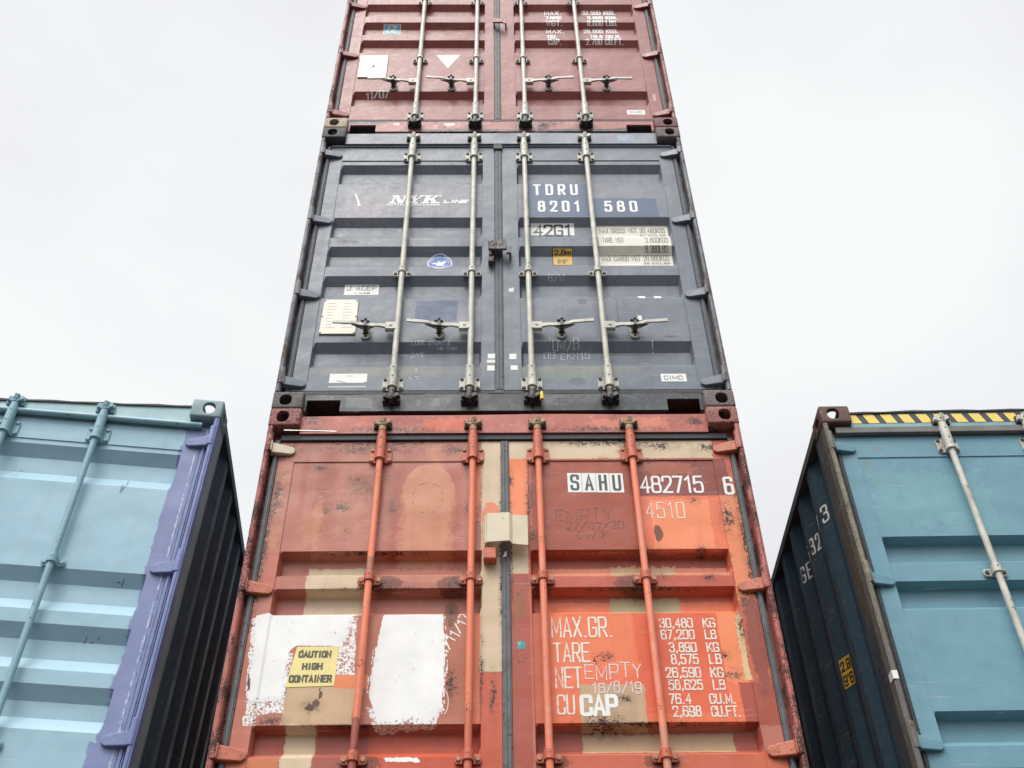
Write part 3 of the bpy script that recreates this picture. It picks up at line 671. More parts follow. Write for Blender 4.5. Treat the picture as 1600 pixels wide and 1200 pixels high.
# right door
ob('b', .02, -1.75, 1.15, -.19, srgb(204, 104, 84), .0, 1.0)
ob('b', .02, -.31, 1.064, -.18, BEI, .006); ob('b', .022, -.674, .112, -.309, srgb(246, 140, 92), .003); ob('b', .018, -1.0, .107, -.83, BEI, .003); ob('b', .018, -2.7, .107, -1.0, srgb(176, 88, 76), .004, .95); ob('e', .04, -1.25, .09, -1.07, srgb(150, 96, 60), .012, .8)
ob('b', .13, -.87, .655, -.312, BRICK, .004); ob('b', .62, -.545, 1.12, -.312, srgb(146, 70, 64), .005); ob('e', .70, -.42, 1.0, -.33, srgb(190, 108, 92), .02, .6)
ob('b', .655, -.87, 1.12, -.55, srgb(238, 124, 92), .006); ob('b', .71, -.86, 1.0, -.57, srgb(248, 146, 110), .006)
ob('b', 1.06, -1.15, 1.15, -.55, srgb(240, 146, 106), .008, .9); ob('b', .17, -.935, 1.05, -.87, srgb(150, 66, 58), .004, .7)
ob('b', .17, -1.02, 1.05, -.935, srgb(232, 146, 122), .006, .9); ob('b', .49, -1.02, .80, -.925, srgb(206, 178, 140), .012, .8)
ob('b', .13, -1.075, 1.06, -1.01, srgb(196, 94, 80), .004, .9)
ob('b', .17, -1.215, 1.05, -1.12, srgb(244, 132, 96), .004, .95); ob('b', .48, -1.215, .80, -1.10, srgb(190, 178, 140), .008, .9)
ob('b', .165, -1.745, 1.045, -1.20, srgb(240, 122, 88), .003); ob('b', .57, -1.70, .95, -1.205, srgb(232, 104, 74), .006, .9); ob('b', .20, -1.50, .56, -1.22, srgb(246, 134, 98), .01, .7)
ob('b', .95, -1.56, 1.05, -1.21, srgb(248, 146, 106), .008); ob('b', 1.03, -1.55, 1.06, -1.22, srgb(230, 200, 150), .006)
ob('b', .311, -1.76, .591, -1.562, srgb(202, 170, 138), .004); ob('b', 1.0, -1.76, 1.15, -1.56, srgb(168, 80, 68), .006, .9); ob('e', 1.07, -1.62, 1.15, -1.13, srgb(150, 78, 68), .012, .9)
ob('b', .13, -1.87, 1.06, -1.77, srgb(176, 86, 76), .004, .9); ob('b', .315, -1.855, .952, -1.765, srgb(204, 170, 136), .006); ob('b', .13, -2.3, 1.15, -1.87, srgb(208, 104, 80), .004, .9)
for x, z, a, b in ((-.93, -.36, .10, .05), (-.74, -.43, .07, .05), (-.87, -.63, .05, .04), (-.80, -.60, .10, .06), (-.55, -.60, .05, .13), (-.25, -.25, .12, .06), (-.7, -.245, .45, .05), (-1.1, -.25, .12, .10), (-1.12, -.55, .05, .25), (-1.14, -.85, .03, .3), (-.18, -.62, .04, .06), (-.20, -.35, .03, .09),
                   (-.13, -.66, .02, .20), (-.56, -1.05, .10, .07), (-.22, -1.06, .10, .07), (-.25, -1.22, .04, .16), (-.24, -1.56, .055, .14), (-.99, -1.72, .10, .04), (-.11, -1.5, .02, .3), (-.06, -1.62, .03, .2),
                   (.03, -.45, .03, .1), (.13, -.55, .03, .25), (.13, -.78, .03, .12), (.62, -.24, .08, .07), (.80, -.23, .14, .05), (1.05, -.24, .14, .06), (.4, -.21, .2, .03), (1.10, -.50, .05, .12), (1.08, -.68, .07, .16), (.93, -.58, .05, .04), (.93, -.87, .05, .05), (.66, -.87, .08, .04), (.6, -1.05, .10, .08), (.16, -1.05, .07, .08),
                   (.41, -1.74, .17, .09), (.5, -1.63, .06, .04), (.44, -1.43, .05, .03), (.98, -1.52, .08, .05), (.96, -1.43, .04, .04), (1.05, -1.3, .03, .15), (.95, -1.02, .06, .05), (1.08, -1.15, .05, .1), (.62, -1.1, .1, .05), (.72, -1.0, .06, .05)):
    B.append(('s', x, O_(z), a, b, RUSTD if (x*7+z*3) % 1 > .4 else RUST, 0))
B.append(('s', -.70, O_(-.48), .14, .12, RUST, 0, .6)); B.append(('e', -.835, O_(-1.660), .024, .020, RUSTD, .012)); B.append(('e', -.812, O_(-1.635), .016, .022, RUST, .010)); B.append(('e', -.798, O_(-1.60), .010, .030, RUST, .006)); B.append(('s', -.825, O_(-1.655), .07, .05, RUST, 0)); B.append(('f', -.83, O_(-1.72), .012, .06, (.30, .14, .05), .01, .8))
B.append(('e', .735, O_(-.77), .022, .045, RUSTD, .006, .8)); B.append(('r', -.382, O_(-.55), .075, .095, (.14, .05, .03), 0, .8))
B.append(('f', .045, O_(-.92), .008, .07, (.42, .2, .1), .004, .7)); B.append(('f', .075, O_(-.90), .006, .09, (.42, .2, .1), .004, .7))
STN = srgb(120, 66, 54)
for x, z, a, b in ((-.56, -1.045, .085, .040), (-.235, -1.05, .075, .045), (.165, -1.05, .06, .04), (.60, -1.05, .10, .045), (-.25, -1.18, .035, .07), (-.60, -1.905, .08, .035), (.19, -1.91, .07, .035), (.64, -1.91, .08, .035)):
    B.append(('e', x, O_(z), a, b, STN, .010, .75)); B.append(('s', x, O_(z), a*1.3, b*1.4, RUSTD, 0))
for x, z, a, b in ((-.62, -.205, .56, .035), (.55, -.205, .55, .04), (-1.14, -.9, .025, .8), (1.14, -.9, .03, .8), (-.6, -.868, .48, .012), (-.6, -1.07, .48, .012), (.6, -1.075, .48, .012), (.6, -1.742, .48, .014), (-.6, -1.742, .48, .014), (-.025, -.9, .015, .7), (.028, -.9, .012, .7), (.112, -.6, .02, .45)):
    B.append(('s', x, O_(z), a, b, RUSTD, 0))
BL_ = [p for p in B if p[1] < 0]; BR_ = [p for p in B if p[1] >= 0]
P_O = paint('patched_salmon_paint', DP, BL_, rust=.16, fade=.04, grime=.22, rough=.40)
P_O2 = paint('patched_orange_paint', DP, BR_, rust=.16, fade=.04, grime=.22, rough=.40)
P_OF = paint('rusted_pink_frame_paint', srgb(178, 104, 96), [('f', 1.2, O_(-1.6), .02, .35, srgb(216, 120, 94), .01, .8), ('f', -1.2, O_(-1.5), .02, .3, srgb(206, 128, 104), .01, .8)], rust=1.02, fade=.1, grime=.5, rustc=(.10, .05, .045))
P_OH = paint('orange_header_paint', srgb(182, 98, 84), [box_('b', -.75, O_(-.10), -.60, O_(-.03), srgb(206, 110, 84), .01), box_('b', -.42, O_(-.13), -.20, O_(-.05), srgb(222, 112, 78), .015), box_('b', .45, O_(-.12), .85, O_(-.05), srgb(222, 128, 98), .015, .8), ('g', -.55, O_(-.06), .2, .04, srgb(170, 80, 70), .01),
    ('f', 0, O_(-.148), 1.1, .008, (.035, .03, .03), .012), ('s', -1.0, O_(-.06), .12, .08, RUSTD, 0), ('s', -.6, O_(-.13), .5, .05, RUSTD, 0), ('s', .5, O_(-.13), .5, .04, RUSTD, 0), ('s', 1.0, O_(-.08), .1, .09, RUSTD, 0)], rust=.28, grime=.35)
P_OC = simple('flaked_pink_casting', srgb(176, 112, 106), .75, var=.3, speck=(.05, .03, .03), lo=.525, bump=.5)
P_OR = paint('orange_rod_paint', srgb(236, 134, 102), [('b', -.629, O_(-2.1), .03, .37, srgb(168, 92, 80), .006), ('b', -.629, O_(-1.00), .03, .07, srgb(150, 110, 92), .006, .7), ('f', -.629, O_(-.6), .03, .3, srgb(238, 150, 120), .02, .7),
    ('f', .645, O_(-1.2), .03, .6, srgb(238, 156, 132), .03, .8), ('f', .17, O_(-1.4), .03, .5, srgb(236, 150, 126), .03, .8), ('b', .645, O_(-2.1), .03, .32, srgb(206, 150, 126), .004, .8), ('b', -.162, O_(-2.2), .03, .5, srgb(206, 110, 84), .006, .8)], rust=.42, fade=.08, grime=.3, bump=.1, rustc=(.12, .05, .035))
P_OB = simple('orange_bracket_paint', srgb(222, 116, 88), .5, var=.3, scale=18, bump=.3, speck=(.10, .045, .035), lo=.60)
P_OCam = simple('beige_cam', srgb(196, 160, 124), .55, var=.4, scale=24, bump=.3, speck=(.07, .035, .03), lo=.58)
P_BE = simple('beige_plate_paint', srgb(224, 210, 182), .5, var=.12, scale=8, bump=.15, speck=(.10, .06, .04), lo=.66)
P_OHG = simple('orange_hinge_paint', srgb(214, 122, 94), .5, var=.35, scale=16, bump=.3, speck=(.08, .04, .035), lo=.60)
# --- left: light blue, lavender post
L_b = srgb(160, 197, 213)
P_L = paint('light_blue_paint', L_b, [('f', .2, 1.0, .9, .8, sc3(srgb(166, 199, 213)), .05, .5), ('f', .2, 2.70, 1.0, .1, sc3(srgb(150, 190, 208)), .03, .5),
    ('b', 1.22, 2.72, .166, .12, srgb(134, 146, 188), .003), ('b', 1.24, 2.2, .20, .42, srgb(134, 146, 188), .006), ('b', 1.24, 1.4, .198, .45, srgb(134, 146, 188), .007), ('b', 1.24, .7, .22, .34, srgb(134, 146, 188), .010),
    ('b', 1.127, 2.2, .0035, .42, (.50, .54, .66), .006, .8), ('b', 1.124, 1.42, .003, .30, (.46, .50, .62), .006, .8), ('b', 1.128, .9, .003, .25, (.46, .50, .62), .006, .7), ('b', 1.135, 1.9, .0018, .8, (.05, .06, .11), .004, .8), ('f', 1.06, 1.8, .03, .7, srgb(128, 136, 174), .03, .5), ('e', .82, 2.33, .006, .028, (.10, .14, .16), .003, .7)], rust=-.32, fade=.05, grime=.12, tint=srgb(166, 200, 216), rustc=(.05, .06, .07))
P_LF = paint('lavender_frame_paint', srgb(124, 137, 184), [('f', 1.2, 2.0, .01, .5, srgb(160, 166, 205), .005, .6)], rust=.15, fade=.12, grime=.3, rustc=(.06, .07, .10))
P_LH = paint('blue_header_paint', srgb(165, 196, 200), [], rust=-.2, grime=.25)
P_LC = simple('pale_blue_casting', srgb(148, 172, 176), .6, var=.15, speck=(.16, .18, .18), lo=.66, bump=.3)
P_LR = simple('light_blue_gear_paint', srgb(148, 188, 200), .42, var=.18, scale=8, bump=.12, speck=(.10, .17, .20), lo=.64)
P_LHG = simple('lavender_hinge_paint', srgb(132, 145, 188), .5, var=.2, scale=14, bump=.3, speck=(.12, .13, .2), lo=.64)
P_LPS = paint('grey_green_post_paint', srgb(150, 172, 174), [], rust=.2, fade=.12, grime=.45)
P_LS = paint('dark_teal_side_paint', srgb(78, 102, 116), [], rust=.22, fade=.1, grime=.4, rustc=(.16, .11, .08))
# --- right: turquoise blue
R_b = srgb(110, 154, 170)
P_R = paint('turquoise_paint', R_b, [('f', -.75, 2.3, .3, .2, srgb(122, 170, 178), .05, .6), ('f', -.2, 1.5, .4, .3, srgb(118, 168, 190), .05, .5), ('f', -1.03, 2.58, .018, .09, srgb(128, 134, 100), .012, .7), ('f', -1.0, 2.44, .02, .06, srgb(130, 140, 108), .012, .6), ('g', -.95, 2.63, .05, .03, srgb(130, 124, 112), .01, .35), ('f', -.88, 2.4, .01, .2, srgb(134, 174, 186), .01, .6)],
    rust=-.22, fade=.04, grime=.12, tint=srgb(118, 162, 175), rustc=(.05, .05, .05))
P_RF = paint('brown_stained_frame_paint', srgb(104, 98, 88), [('f', -1.2, 2.2, .02, .38, srgb(170, 158, 118), .012, .8), ('f', -1.2, 1.85, .013, .30, srgb(160, 148, 110), .01, .6), ('f', -1.2, .95, .02, .5, srgb(104, 108, 122), .01, .8), ('f', -1.19, 1.4, .01, .35, srgb(120, 76, 50), .006, .8)], rust=.5, fade=.15, grime=.5, rustc=(.16, .09, .05))
P_RH = paint('turquoise_header_paint', srgb(126, 170, 178), [], rust=-.1, grime=.35)
P_RPS = paint('brown_dirty_post_paint', srgb(84, 76, 66), [('f', -1.2, .9, .1, .75, srgb(62, 66, 76), .04, .9), ('f', -1.2, 2.1, .02, .3, srgb(110, 92, 60), .02, .6)], rust=.5, fade=.1, grime=.6, rustc=(.14, .08, .05))
P_RC = simple('rust_brown_casting', srgb(116, 88, 82), .8, var=.35, speck=(.28, .17, .13), lo=.62, bump=.5)
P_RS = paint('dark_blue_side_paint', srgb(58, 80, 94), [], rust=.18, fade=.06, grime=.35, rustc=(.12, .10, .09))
P_RG = simple('faded_gutter', srgb(132, 130, 126), .6, var=.35, scale=9, speck=(.12, .14, .13), lo=.6)

# ------------------------------------------------------------------ the five containers
def rotm(a, b, c): return Euler((c, b, a), 'XYZ').to_matrix()
def corner_loc(q, sx, H): return Vector(q[:3])-rotm(*q[3:]) @ Vector((sx*1.219, 0, H))
def fix(spec, q, sx):
    spec['loc'] = tuple(corner_loc(q, sx, spec['H'])); spec['rot'] = (q[5], q[4], q[3]); return spec
QL = (-1.46852, .0089, .06106, .094767, .034252, .032625)
QR = (1.68472, .09594, .0845, -.01614, .002067, -.010912)

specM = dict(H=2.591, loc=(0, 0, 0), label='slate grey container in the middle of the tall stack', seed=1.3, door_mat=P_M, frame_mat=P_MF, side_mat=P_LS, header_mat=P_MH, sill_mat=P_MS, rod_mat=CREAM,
    gutter=('bar', .150, .166, .046, P_MH), door_top=.167, seam=2.276, grooves=[(2.232, 2.019), (1.670, 1.466), (1.386, 1.193), (1.112, .907), (.547, .344)], fh=.058, gap=(-.046, -.002), gl=-.124, gr=.098,
    rods=(-.598, -.184, .151, .565), brk=(.285, .21), guides=(1.112,), handle=.628, hinges=(2.329, 1.621, .927, .218), gasket_mat=simple('painted_gasket', srgb(98, 105, 112), .6, var=.35, scale=10, speck=(.03, .03, .035), lo=.61), cam_top=CREAM, keeper_mat=DARK, hdrop=(-.004, .004, .002, -.003),
    cast={(-1, 0): (P_MC, 'grey weathered bottom casting'), (1, 0): (P_MCr, 'rust tinged bottom casting'), (-1, 1): (P_MCt, None), (1, 1): (P_MCr, None)})
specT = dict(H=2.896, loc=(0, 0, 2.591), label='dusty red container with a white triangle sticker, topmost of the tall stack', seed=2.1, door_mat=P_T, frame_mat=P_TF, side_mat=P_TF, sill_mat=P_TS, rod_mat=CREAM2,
    gutter=('bar', .150, .166, .046, P_TF), door_top=.167, seam=2.58, grooves=[(2.42, 2.22), (2.13, 1.93), (1.828, 1.631), (1.540, 1.343), (1.266, 1.077), (.543, .350)], fh=.053, gap=(-.046, -.004), gl=-.120, gr=.105,
    rods=(-.600, -.181, .167, .588), brk=(.285, .206), guides=(1.823, .942), handle=.605, hinges=(2.5, 1.76, 1.015, .223), gasket_mat=RUBG, cam_bot=DARK, hdrop=(-.02, -.004, -.006, -.024),
    cast={(-1, 0): (P_TCl, 'bleached cream bottom casting'), (1, 0): (P_TCr, 'dusty red bottom casting')})
specO = dict(H=2.896, loc=(0, 0, -2.896), label='orange red container with white paint patches, lowest in the tall stack', seed=.4, door_mat=P_O, door_mat2=P_O2, frame_mat=P_OF, side_mat=P_OF, header_mat=P_OH, rod_mat=P_OR, bracket_mat=P_OB, guide_mat=P_OB, bolt_mat=P_OCam,
    gutter=('bar', .151, .188, .043, RUB), door_top=.189, seam=2.575, grooves=[(O_(-.863), O_(-1.003)), (O_(-1.071), O_(-1.213)), (O_(-1.739), O_(-1.882)), (O_(-2.33), O_(-2.47))], fh=.018, fb=.042, dp=.056, gap=(-.018, .020), gl=-.110, gr=.116,
    rods=(-.629, -.162, .170, .645), brk=(.290, .21), guides=(O_(-1.039), O_(-1.90)), handle=.60, hinges=(O_(-.252), O_(-1.079), O_(-1.872), .22), gasket_mat=RUBG, cam_top=P_OCam, hinge_mat=P_OHG, hinge_mats={(-1, round(O_(-.252), 3)): P_BE},
    door_labels=('left door with two rolled-on white paint patches', 'right door with stencilled weights and touched-up orange paint'),
    cast={(-1, 1): (P_OC, None), (1, 1): (simple('rusted_red_casting', srgb(178, 118, 108), .8, var=.4, speck=(.04, .025, .025), lo=.56, bump=.5), None)})
specL = fix(dict(H=2.896, label='light blue container with a lavender painted right post, left of the tall stack', seed=3.3, door_mat=P_L, frame_mat=P_LF, side_mat=P_LS, header_mat=P_LH, rod_mat=P_LR, rail_mat=P_LS, bolt_mat=P_LR, keeper_mat=P_LR,
    gutter=('tube', .135, .168, .036, P_LR), door_top=.17, seam=2.59, grooves=[(2.896-a, 2.896-b) for a, b in ((.335, .556), (1.040, 1.260), (1.327, 1.546), (1.614, 1.817), (2.25, 2.46))], fh=.064, gap=(-.018, .020), gl=-.118, gr=.118, hdip=.064, sag=.003,
    rods=(-.625, -.172, .172, .625), brk=(.258, .21), guides=(1.875, 1.0), handle=.60, hinges=(2.64, 1.886, 1.05, .22), gasket_mat=P_LHG, hinge_mat=P_LHG, cam_top=P_LR, post_side=P_LPS, lip=1,
    cast={(1, 1): (P_LC, None), (-1, 1): (P_LC, None)}), QL, 1)
specL['rot'] = (QL[5], QL[4], QL[3])
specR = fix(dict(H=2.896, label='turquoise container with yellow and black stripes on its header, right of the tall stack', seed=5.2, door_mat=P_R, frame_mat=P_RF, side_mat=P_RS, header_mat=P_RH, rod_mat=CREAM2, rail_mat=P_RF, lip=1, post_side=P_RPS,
    gutter=('bar', .132, .174, .026, P_RG), door_top=.176, seam=2.575, grooves=[(2.896-a, 2.896-b) for a, b in ((.823, .980), (1.082, 1.238), (1.746, 1.905), (2.003, 2.16))], fh=.016, fb=.042, dp=.056, gap=(-.018, .020), gl=-.118, gr=.118, sag=.006,
    rods=(-.582, -.137, .16, .60), brk=(.255, .21), guides=(1.845, 1.0), handle=.60, hinges=(2.632, 1.811, .994, .2), gasket_mat=RUB, hinge_mat=P_R, cam_top=CREAM2,
    cast={(-1, 1): (P_RC, 'rusty brown top casting'), (1, 1): (P_RC, None)}), QR, -1)

rM, dM, rodM, kM = container(specM)
rT, dT, rodT, kT = container(specT)
rO, dO, rodO, kO = container(specO)
kL_ = container(specL); rL, dL, rodL, kL = kL_
rR, dR, rodR, kR = container(specR)

# ------------------------------------------------------------------ writing, stickers, plates
def TX(name, txt, box, w_, mat, parent, skin, dz=0, lift=.0016, **kw):
    x0, x1, z0, z1 = box
    P_ = text_strokes(txt, x0, z0+dz, x1, z1+dz, w_, **kw)
    P_ = [([(x, skin.real(x, z)) for x, z in v], f, l) for v, f, l in P_]
    return decal(name, P_, mat, parent, skin, lift)
def RC(name, box, mat, parent, skin, dz=0, lift=.0012, rag=0, label=None):
    x0, x1, z0, z1 = box; xm = (x0+x1)/2
    return decal(name, [rect(x0, skin.real(xm, z0+dz), x1, skin.real(xm, z1+dz), rag)], mat, parent, skin, lift, label)
def MULTI(name, items, mat, parent, skin, dz=0, lift=.0016, label=None, **kw):
    """the words of one stencilled block, each a mark of its own"""
    for txt, (x0, x1, z0, z1), w_ in items:
        P_ = [([(x, skin.real(x, z)) for x, z in v], f, l) for v, f, l in text_strokes(txt, x0, z0+dz, x1, z1+dz, w_, **kw)]
        decal(name, P_, mat, parent, skin, lift, label)

# -- middle container, left door
mL, mR = dM
def nyk():
    N_ = [[(0, 0), (.8, 0), (.8, .15), (0, .15)], [(.25, .02), (.5, .02), (.5, .98), (.25, .98)], [(.0, 1), (.72, 1), (1.72, 0), (1.18, 0), (.36, .86), (0, .86)], [(1.45, 0), (1.7, 0), (1.7, .98), (1.45, .98)], [(1.2, .86), (1.98, .86), (1.98, 1), (1.2, 1)]]
    Y_ = [[(0, .86), (.95, .86), (.95, 1), (0, 1)], [(.12, .98), (.70, .98), (1.2, .42), (.72, .42)], [(1.22, .46), (1.0, .42), (1.52, .98), (1.78, .98)], [(1.3, .86), (2.0, .86), (2.0, 1), (1.3, 1)], [(.72, .02), (1.2, .02), (1.2, .5), (.72, .5)], [(.4, 0), (1.5, 0), (1.5, .15), (.4, .15)]]
    K_ = [[(0, 0), (.95, 0), (.95, .15), (0, .15)], [(.2, .02), (.72, .02), (.72, .98), (.2, .98)], [(0, .86), (.95, .86), (.95, 1), (0, 1)], [(.6, .42), (.85, .34), (1.75, .98), (1.35, .98)], [(1.15, .86), (2.05, .86), (2.05, 1), (1.15, 1)], [(.72, .58), (1.2, .66), (1.95, .02), (1.32, .02)], [(1.15, 0), (2.2, 0), (2.2, .15), (1.15, .15)]]
    out_ = []; lay = 0
    for off, g_ in ((0, N_), (1.92, Y_), (3.78, K_)):
        for p in g_:
            out_.append(([(-.729+(x+off+.45*z)*.0550, 1.815+z*.084) for x, z in p], [tuple(range(len(p)))], lay % 5)); lay += 1
    return out_
decal('company_lettering', nyk()+text_strokes('LINE', -.378, 1.816, -.222, 1.852, .0115, gap=.34, slant=.35), WHITEM, mL, kM)
TX('small_lettering', 'NIPPON YUSEN KAISHA', (-.735, -.395, 1.783, 1.806), .0048, WHITEM, mL, kM, gap=.25)
decal('chalk_mark', [strip([(-.945, 1.915), (-.925, 1.85), (-.912, 1.795)], .011)+(0,), strip([(-.925, 1.795), (-.898, 1.792)], .007)+(1,)], WHITEM, mL, kM)
TX('pencil_note', 'C   WTR/7mmg', (-1.075, -.865, 1.412, 1.45), .004, PENCIL, mL, kM, jit=.15)
st_ = decal('round_sticker', [ell(-.382, 1.262, .076, .085)], WHITEC, mL, kM, .0010)
decal('sticker_print', [ell(-.382, 1.264, .069, .077)], BLUEO, mL, kM, .0018)
pc = []
for i, c in enumerate('AMERICAN BUREAU'):
    if c == ' ': continue
    a = math.radians(172-i*11.8)
    cx, cz = -.382+.057*math.cos(a), 1.264+.064*math.sin(a)
    for v, f, l in text_strokes(c, -.0042, -.0055, .0042, .0055, .0024):
        pc.append(([(cx+x*math.sin(a)+z*math.cos(a), cz-x*math.cos(a)+z*math.sin(a)) for x, z in v], f, l))
bird = [(-.435, 1.262), (-.42, 1.272), (-.40, 1.27), (-.39, 1.288), (-.376, 1.278), (-.352, 1.29), (-.338, 1.286), (-.352, 1.268), (-.362, 1.25), (-.34, 1.244), (-.332, 1.232), (-.36, 1.236), (-.378, 1.225), (-.41, 1.228), (-.398, 1.242), (-.405, 1.256)]
pc.append((bird, [tuple(range(len(bird)))], 0)); decal('sticker_emblem', pc, WHITEC, mL, kM, .0026)
RC('label', (-.939, -.736, .937, 1.027), WHITEC, mL, kM); TX('label_text', 'J ACEP', (-.925, -.750, .975, 1.020), .0055, GREYL, mL, kM, lift=.0022, gap=.5)
TX('label_text', 'J. 10.4082', (-.88, -.785, .947, .958), .0028, GREYL, mL, kM, lift=.0022)
pl_ = MB(); pl_.prism([(-1.042, .609), (-.836, .608), (-.840, .893), (-1.036, .894)], .051, .0585); 
k = pl_; k.mi = 1
for x, z in ((-1.032, .885), (-.848, .884), (-1.035, .618), (-.843, .617), (-1.036, .75), (-.842, .75)): k.cyl((x, .0515, z), (x, .0485, z), .006, n=10)
q_ = 0
for a_ in range(9):
    z = .86-.025*a_
    for b_ in range(2): k.box(-1.01+b_*.09, -1.01+b_*.09+random.uniform(.03, .07), .0503, .052, z, z+.0025)
k.build('data_plate', (CREAMP, simple('plate_print', (.36, .32, .26), .6)), mL, .001)
RC('label', (-.947, -.743, .197, .297), WHITEC, mL, kM); decal('label_text', [strip([(-.905, .25), (-.89, .246), (-.86, .238)], .004)+(0,), strip([(-.757, .235), (-.744, .238)], .005)+(1,), strip([(-.86, .285), (-.82, .285)], .002)+(2,)], GREYL, mL, kM, .0022)
MULTI('chalk_note', [('LOGE STORTIE', (-.515, -.293, .517, .55), .0035), ('ME TIRI', (-.37, -.26, .475, .50), .003), ('2/PE', (-.52, -.44, .42, .46), .003), ('1/2', (-.52, -.46, .245, .275), .003), ('I', (-.485, -.475, .30, .335), .004)], CHALK, mL, kM, jit=.12)
for i, b_ in enumerate(((-.088, -.046, .411, .446), (-.092, -.046, .376, .401), (-.091, -.049, .317, .356))): RC('small_sticker', b_, CREAMP if i == 1 else WHITEC, mL, kM, rag=.0012)
# right door
for b_ in ((.032, .071, .405, .445), (.038, .077, .321, .356)): RC('small_sticker', b_, WHITEC, mR, kM, rag=.0012)
decal('small_sticker', [([(.036, .958), (.064, .958), (.066, .985), (.060, 1.0), (.045, .993), (.032, .985)], [(0, 1, 2, 3, 4, 5)], 0)], CHALK, mR, kM)
bp_ = [(.165, 1.682), (.551, 1.680), (.547, 2.026), (.170, 2.030)]
decal('blue_backing', [ragged(bp_, .0015)], BLUEV, mR, kM, .0010); decal('blue_backing', [ragged([(.560, 1.680), (.995, 1.676), (.99, 1.835), (.992, 1.860), (.56, 1.866)], .002)], BLUEV, mR, kM, .0010)
MULTI('container_number', [('TDRU', (.202, .493, 1.892, 2.009), .017), ('8201', (.227, .500, 1.719, 1.832), .017), ('580', (.652, .865, 1.717, 1.830), .017)], WHITEC, mR, kM, gap=1.35, lift=.0020)
RC('size_code_plate', (.180, .452, 1.482, 1.602), WHITEC, mR, kM); TX('size_code', '42G1', (.196, .436, 1.474, 1.588), .0145, BLACKL, mR, kM, lift=.0024)
RC('height_label', (.303, .429, 1.196, 1.360), BLACKL, mR, kM); RC('height_label', (.310, .426, 1.201, 1.355), YELL, mR, kM, lift=.0018)
TX('height_text', '2,6m', (.316, .420, 1.29, 1.344), .0085, BLACKL, mR, kM, lift=.0028); TX('height_text', '8\'6"', (.335, .405, 1.215, 1.25), .005, BLACKL, mR, kM, lift=.0028)
RC('weight_plate', (.593, 1.041, 1.194, 1.574), CREAMP, mR, kM)
MULTI('weight_text', [('MAX GROSS WGT 30.480KGS', (.610, 1.022, 1.500, 1.549), .0046), ('TARE WGT', (.616, .751, 1.409, 1.461), .0042), ('3.800KGS', (.881, 1.024, 1.408, 1.460), .0042), ('8.380LBS', (.877, 1.018, 1.310, 1.386), .0050), ('MAX CARGO WGT 26.680KGS', (.608, 1.020, 1.232, 1.286), .0042), ('67.200LBS', (.862, 1.021, 1.468, 1.487), .003), ('58.820LBS', (.860, 1.019, 1.202, 1.220), .003)], GREYL, mR, kM, lift=.0024, gap=.5)
for b_ in ((.794, .835, .901, .918), (.887, .929, .901, .917), (.774, .796, .716, .753)): RC('small_sticker', b_, WHITEC, mR, kM, rag=.0008)
MULTI('chalk_note', [('B/W', (.270, .367, 1.044, 1.108), .0035), ("'OW/B", (.252, .424, .469, .556), .0042), ('09 EKN15', (.224, .483, .399, .449), .0038)], CHALK, mR, kM, jit=.14)
TX('chalk_mark', '!', (.828, .848, .441, .548), .006, CHALK, mR, kM)
RC('maker_label', (.856, .995, .224, .287), WHITEC, mR, kM); TX('maker_text', 'CIMC', (.872, .975, .242, .272), .0042, GREYL, mR, kM, lift=.0024)
# centre lock box, middle container
k = MB(); k.box(-.087, .022, -.012, .004, 1.275, 1.368); k.box(-.080, .0, .004, .055, 1.28, 1.29); k.box(-.080, -.070, .004, .055, 1.28, 1.36); k.box(.022, .052, -.006, .010, 1.245, 1.315); k.box(.040, .052, .010, .055, 1.245, 1.32); k.box(-.087, -.052, .010, .050, 1.188, 1.238); k.box(-.083, -.066, .0, .050, 1.238, 1.276)
k.build('lock_box', P_MF, rM, .004)
k = MB(); k.box(-.055, .006, .036, .0455, 2.385, 2.45); k.build('gasket_end', RUB, rM, .004)

# -- top container
tL, tR = dT; D = -2.591
RC('cyan_label', (-.913, -.779, 3.934, 4.091), WHITEC, tL, kT, D); RC('cyan_label', (-.907, -.784, 3.940, 4.084), CYAN, tL, kT, D, lift=.0018)
TX('label_text', 'GL', (-.895, -.795, 3.96, 4.07), .013, WHITEC, tL, kT, D, lift=.0026, slant=.25)
k = MB(); k.box(-1.051, -.842, .051, .0585, 3.315+D, 3.621+D); k.mi = 1; k.cyl((-.945, .0515, 3.47+D), (-.945, .049, 3.47+D), .012, n=12); k.box(-.965, -.925, .0503, .052, 3.445+D, 3.449+D); k.box(-.93, -.90, .0503, .052, 3.40+D, 3.402+D); k.build('data_plate', (CREAMP, DARK), tL, .001)
decal('triangle_sticker', [([(-.393, 3.448+D), (-.302, 3.636+D), (-.485, 3.636+D)], [(0, 1, 2)], 0)], WHITEC, tL, kT)
TX('chalk_date', '11/07', (-.977, -.808, 3.025, 3.12), .011, WHITEC, tL, kT, D, jit=.12)
MULTI('weight_marking', [('MAX.', (.352, .495, 4.236, 4.307), .0108), ('TARE', (.356, .487, 4.168, 4.215), .0108), ('WGT.', (.358, .492, 4.062, 4.152), .0108), ('MAX.', (.357, .505, 3.950, 4.014), .0108), ('CU.', (.364, .442, 3.872, 3.926), .0108), ('CAP.', (.366, .473, 3.775, 3.866), .0108),
    ('32.500 KGS.', (.651, .925, 4.236, 4.307), .0108), ('3.900 KGS.', (.687, .929, 4.168, 4.215), .0108), ('8.600 LBS.', (.682, .928, 4.062, 4.152), .0108), ('28.600 KGS.', (.650, .928, 3.950, 4.014), .0108), ('76.4 CU.M.', (.690, .936, 3.872, 3.926), .0108), ('2.700 CU.FT.', (.655, .949, 3.775, 3.866), .0108)], WHITEM, tR, kT, D, gap=.56)
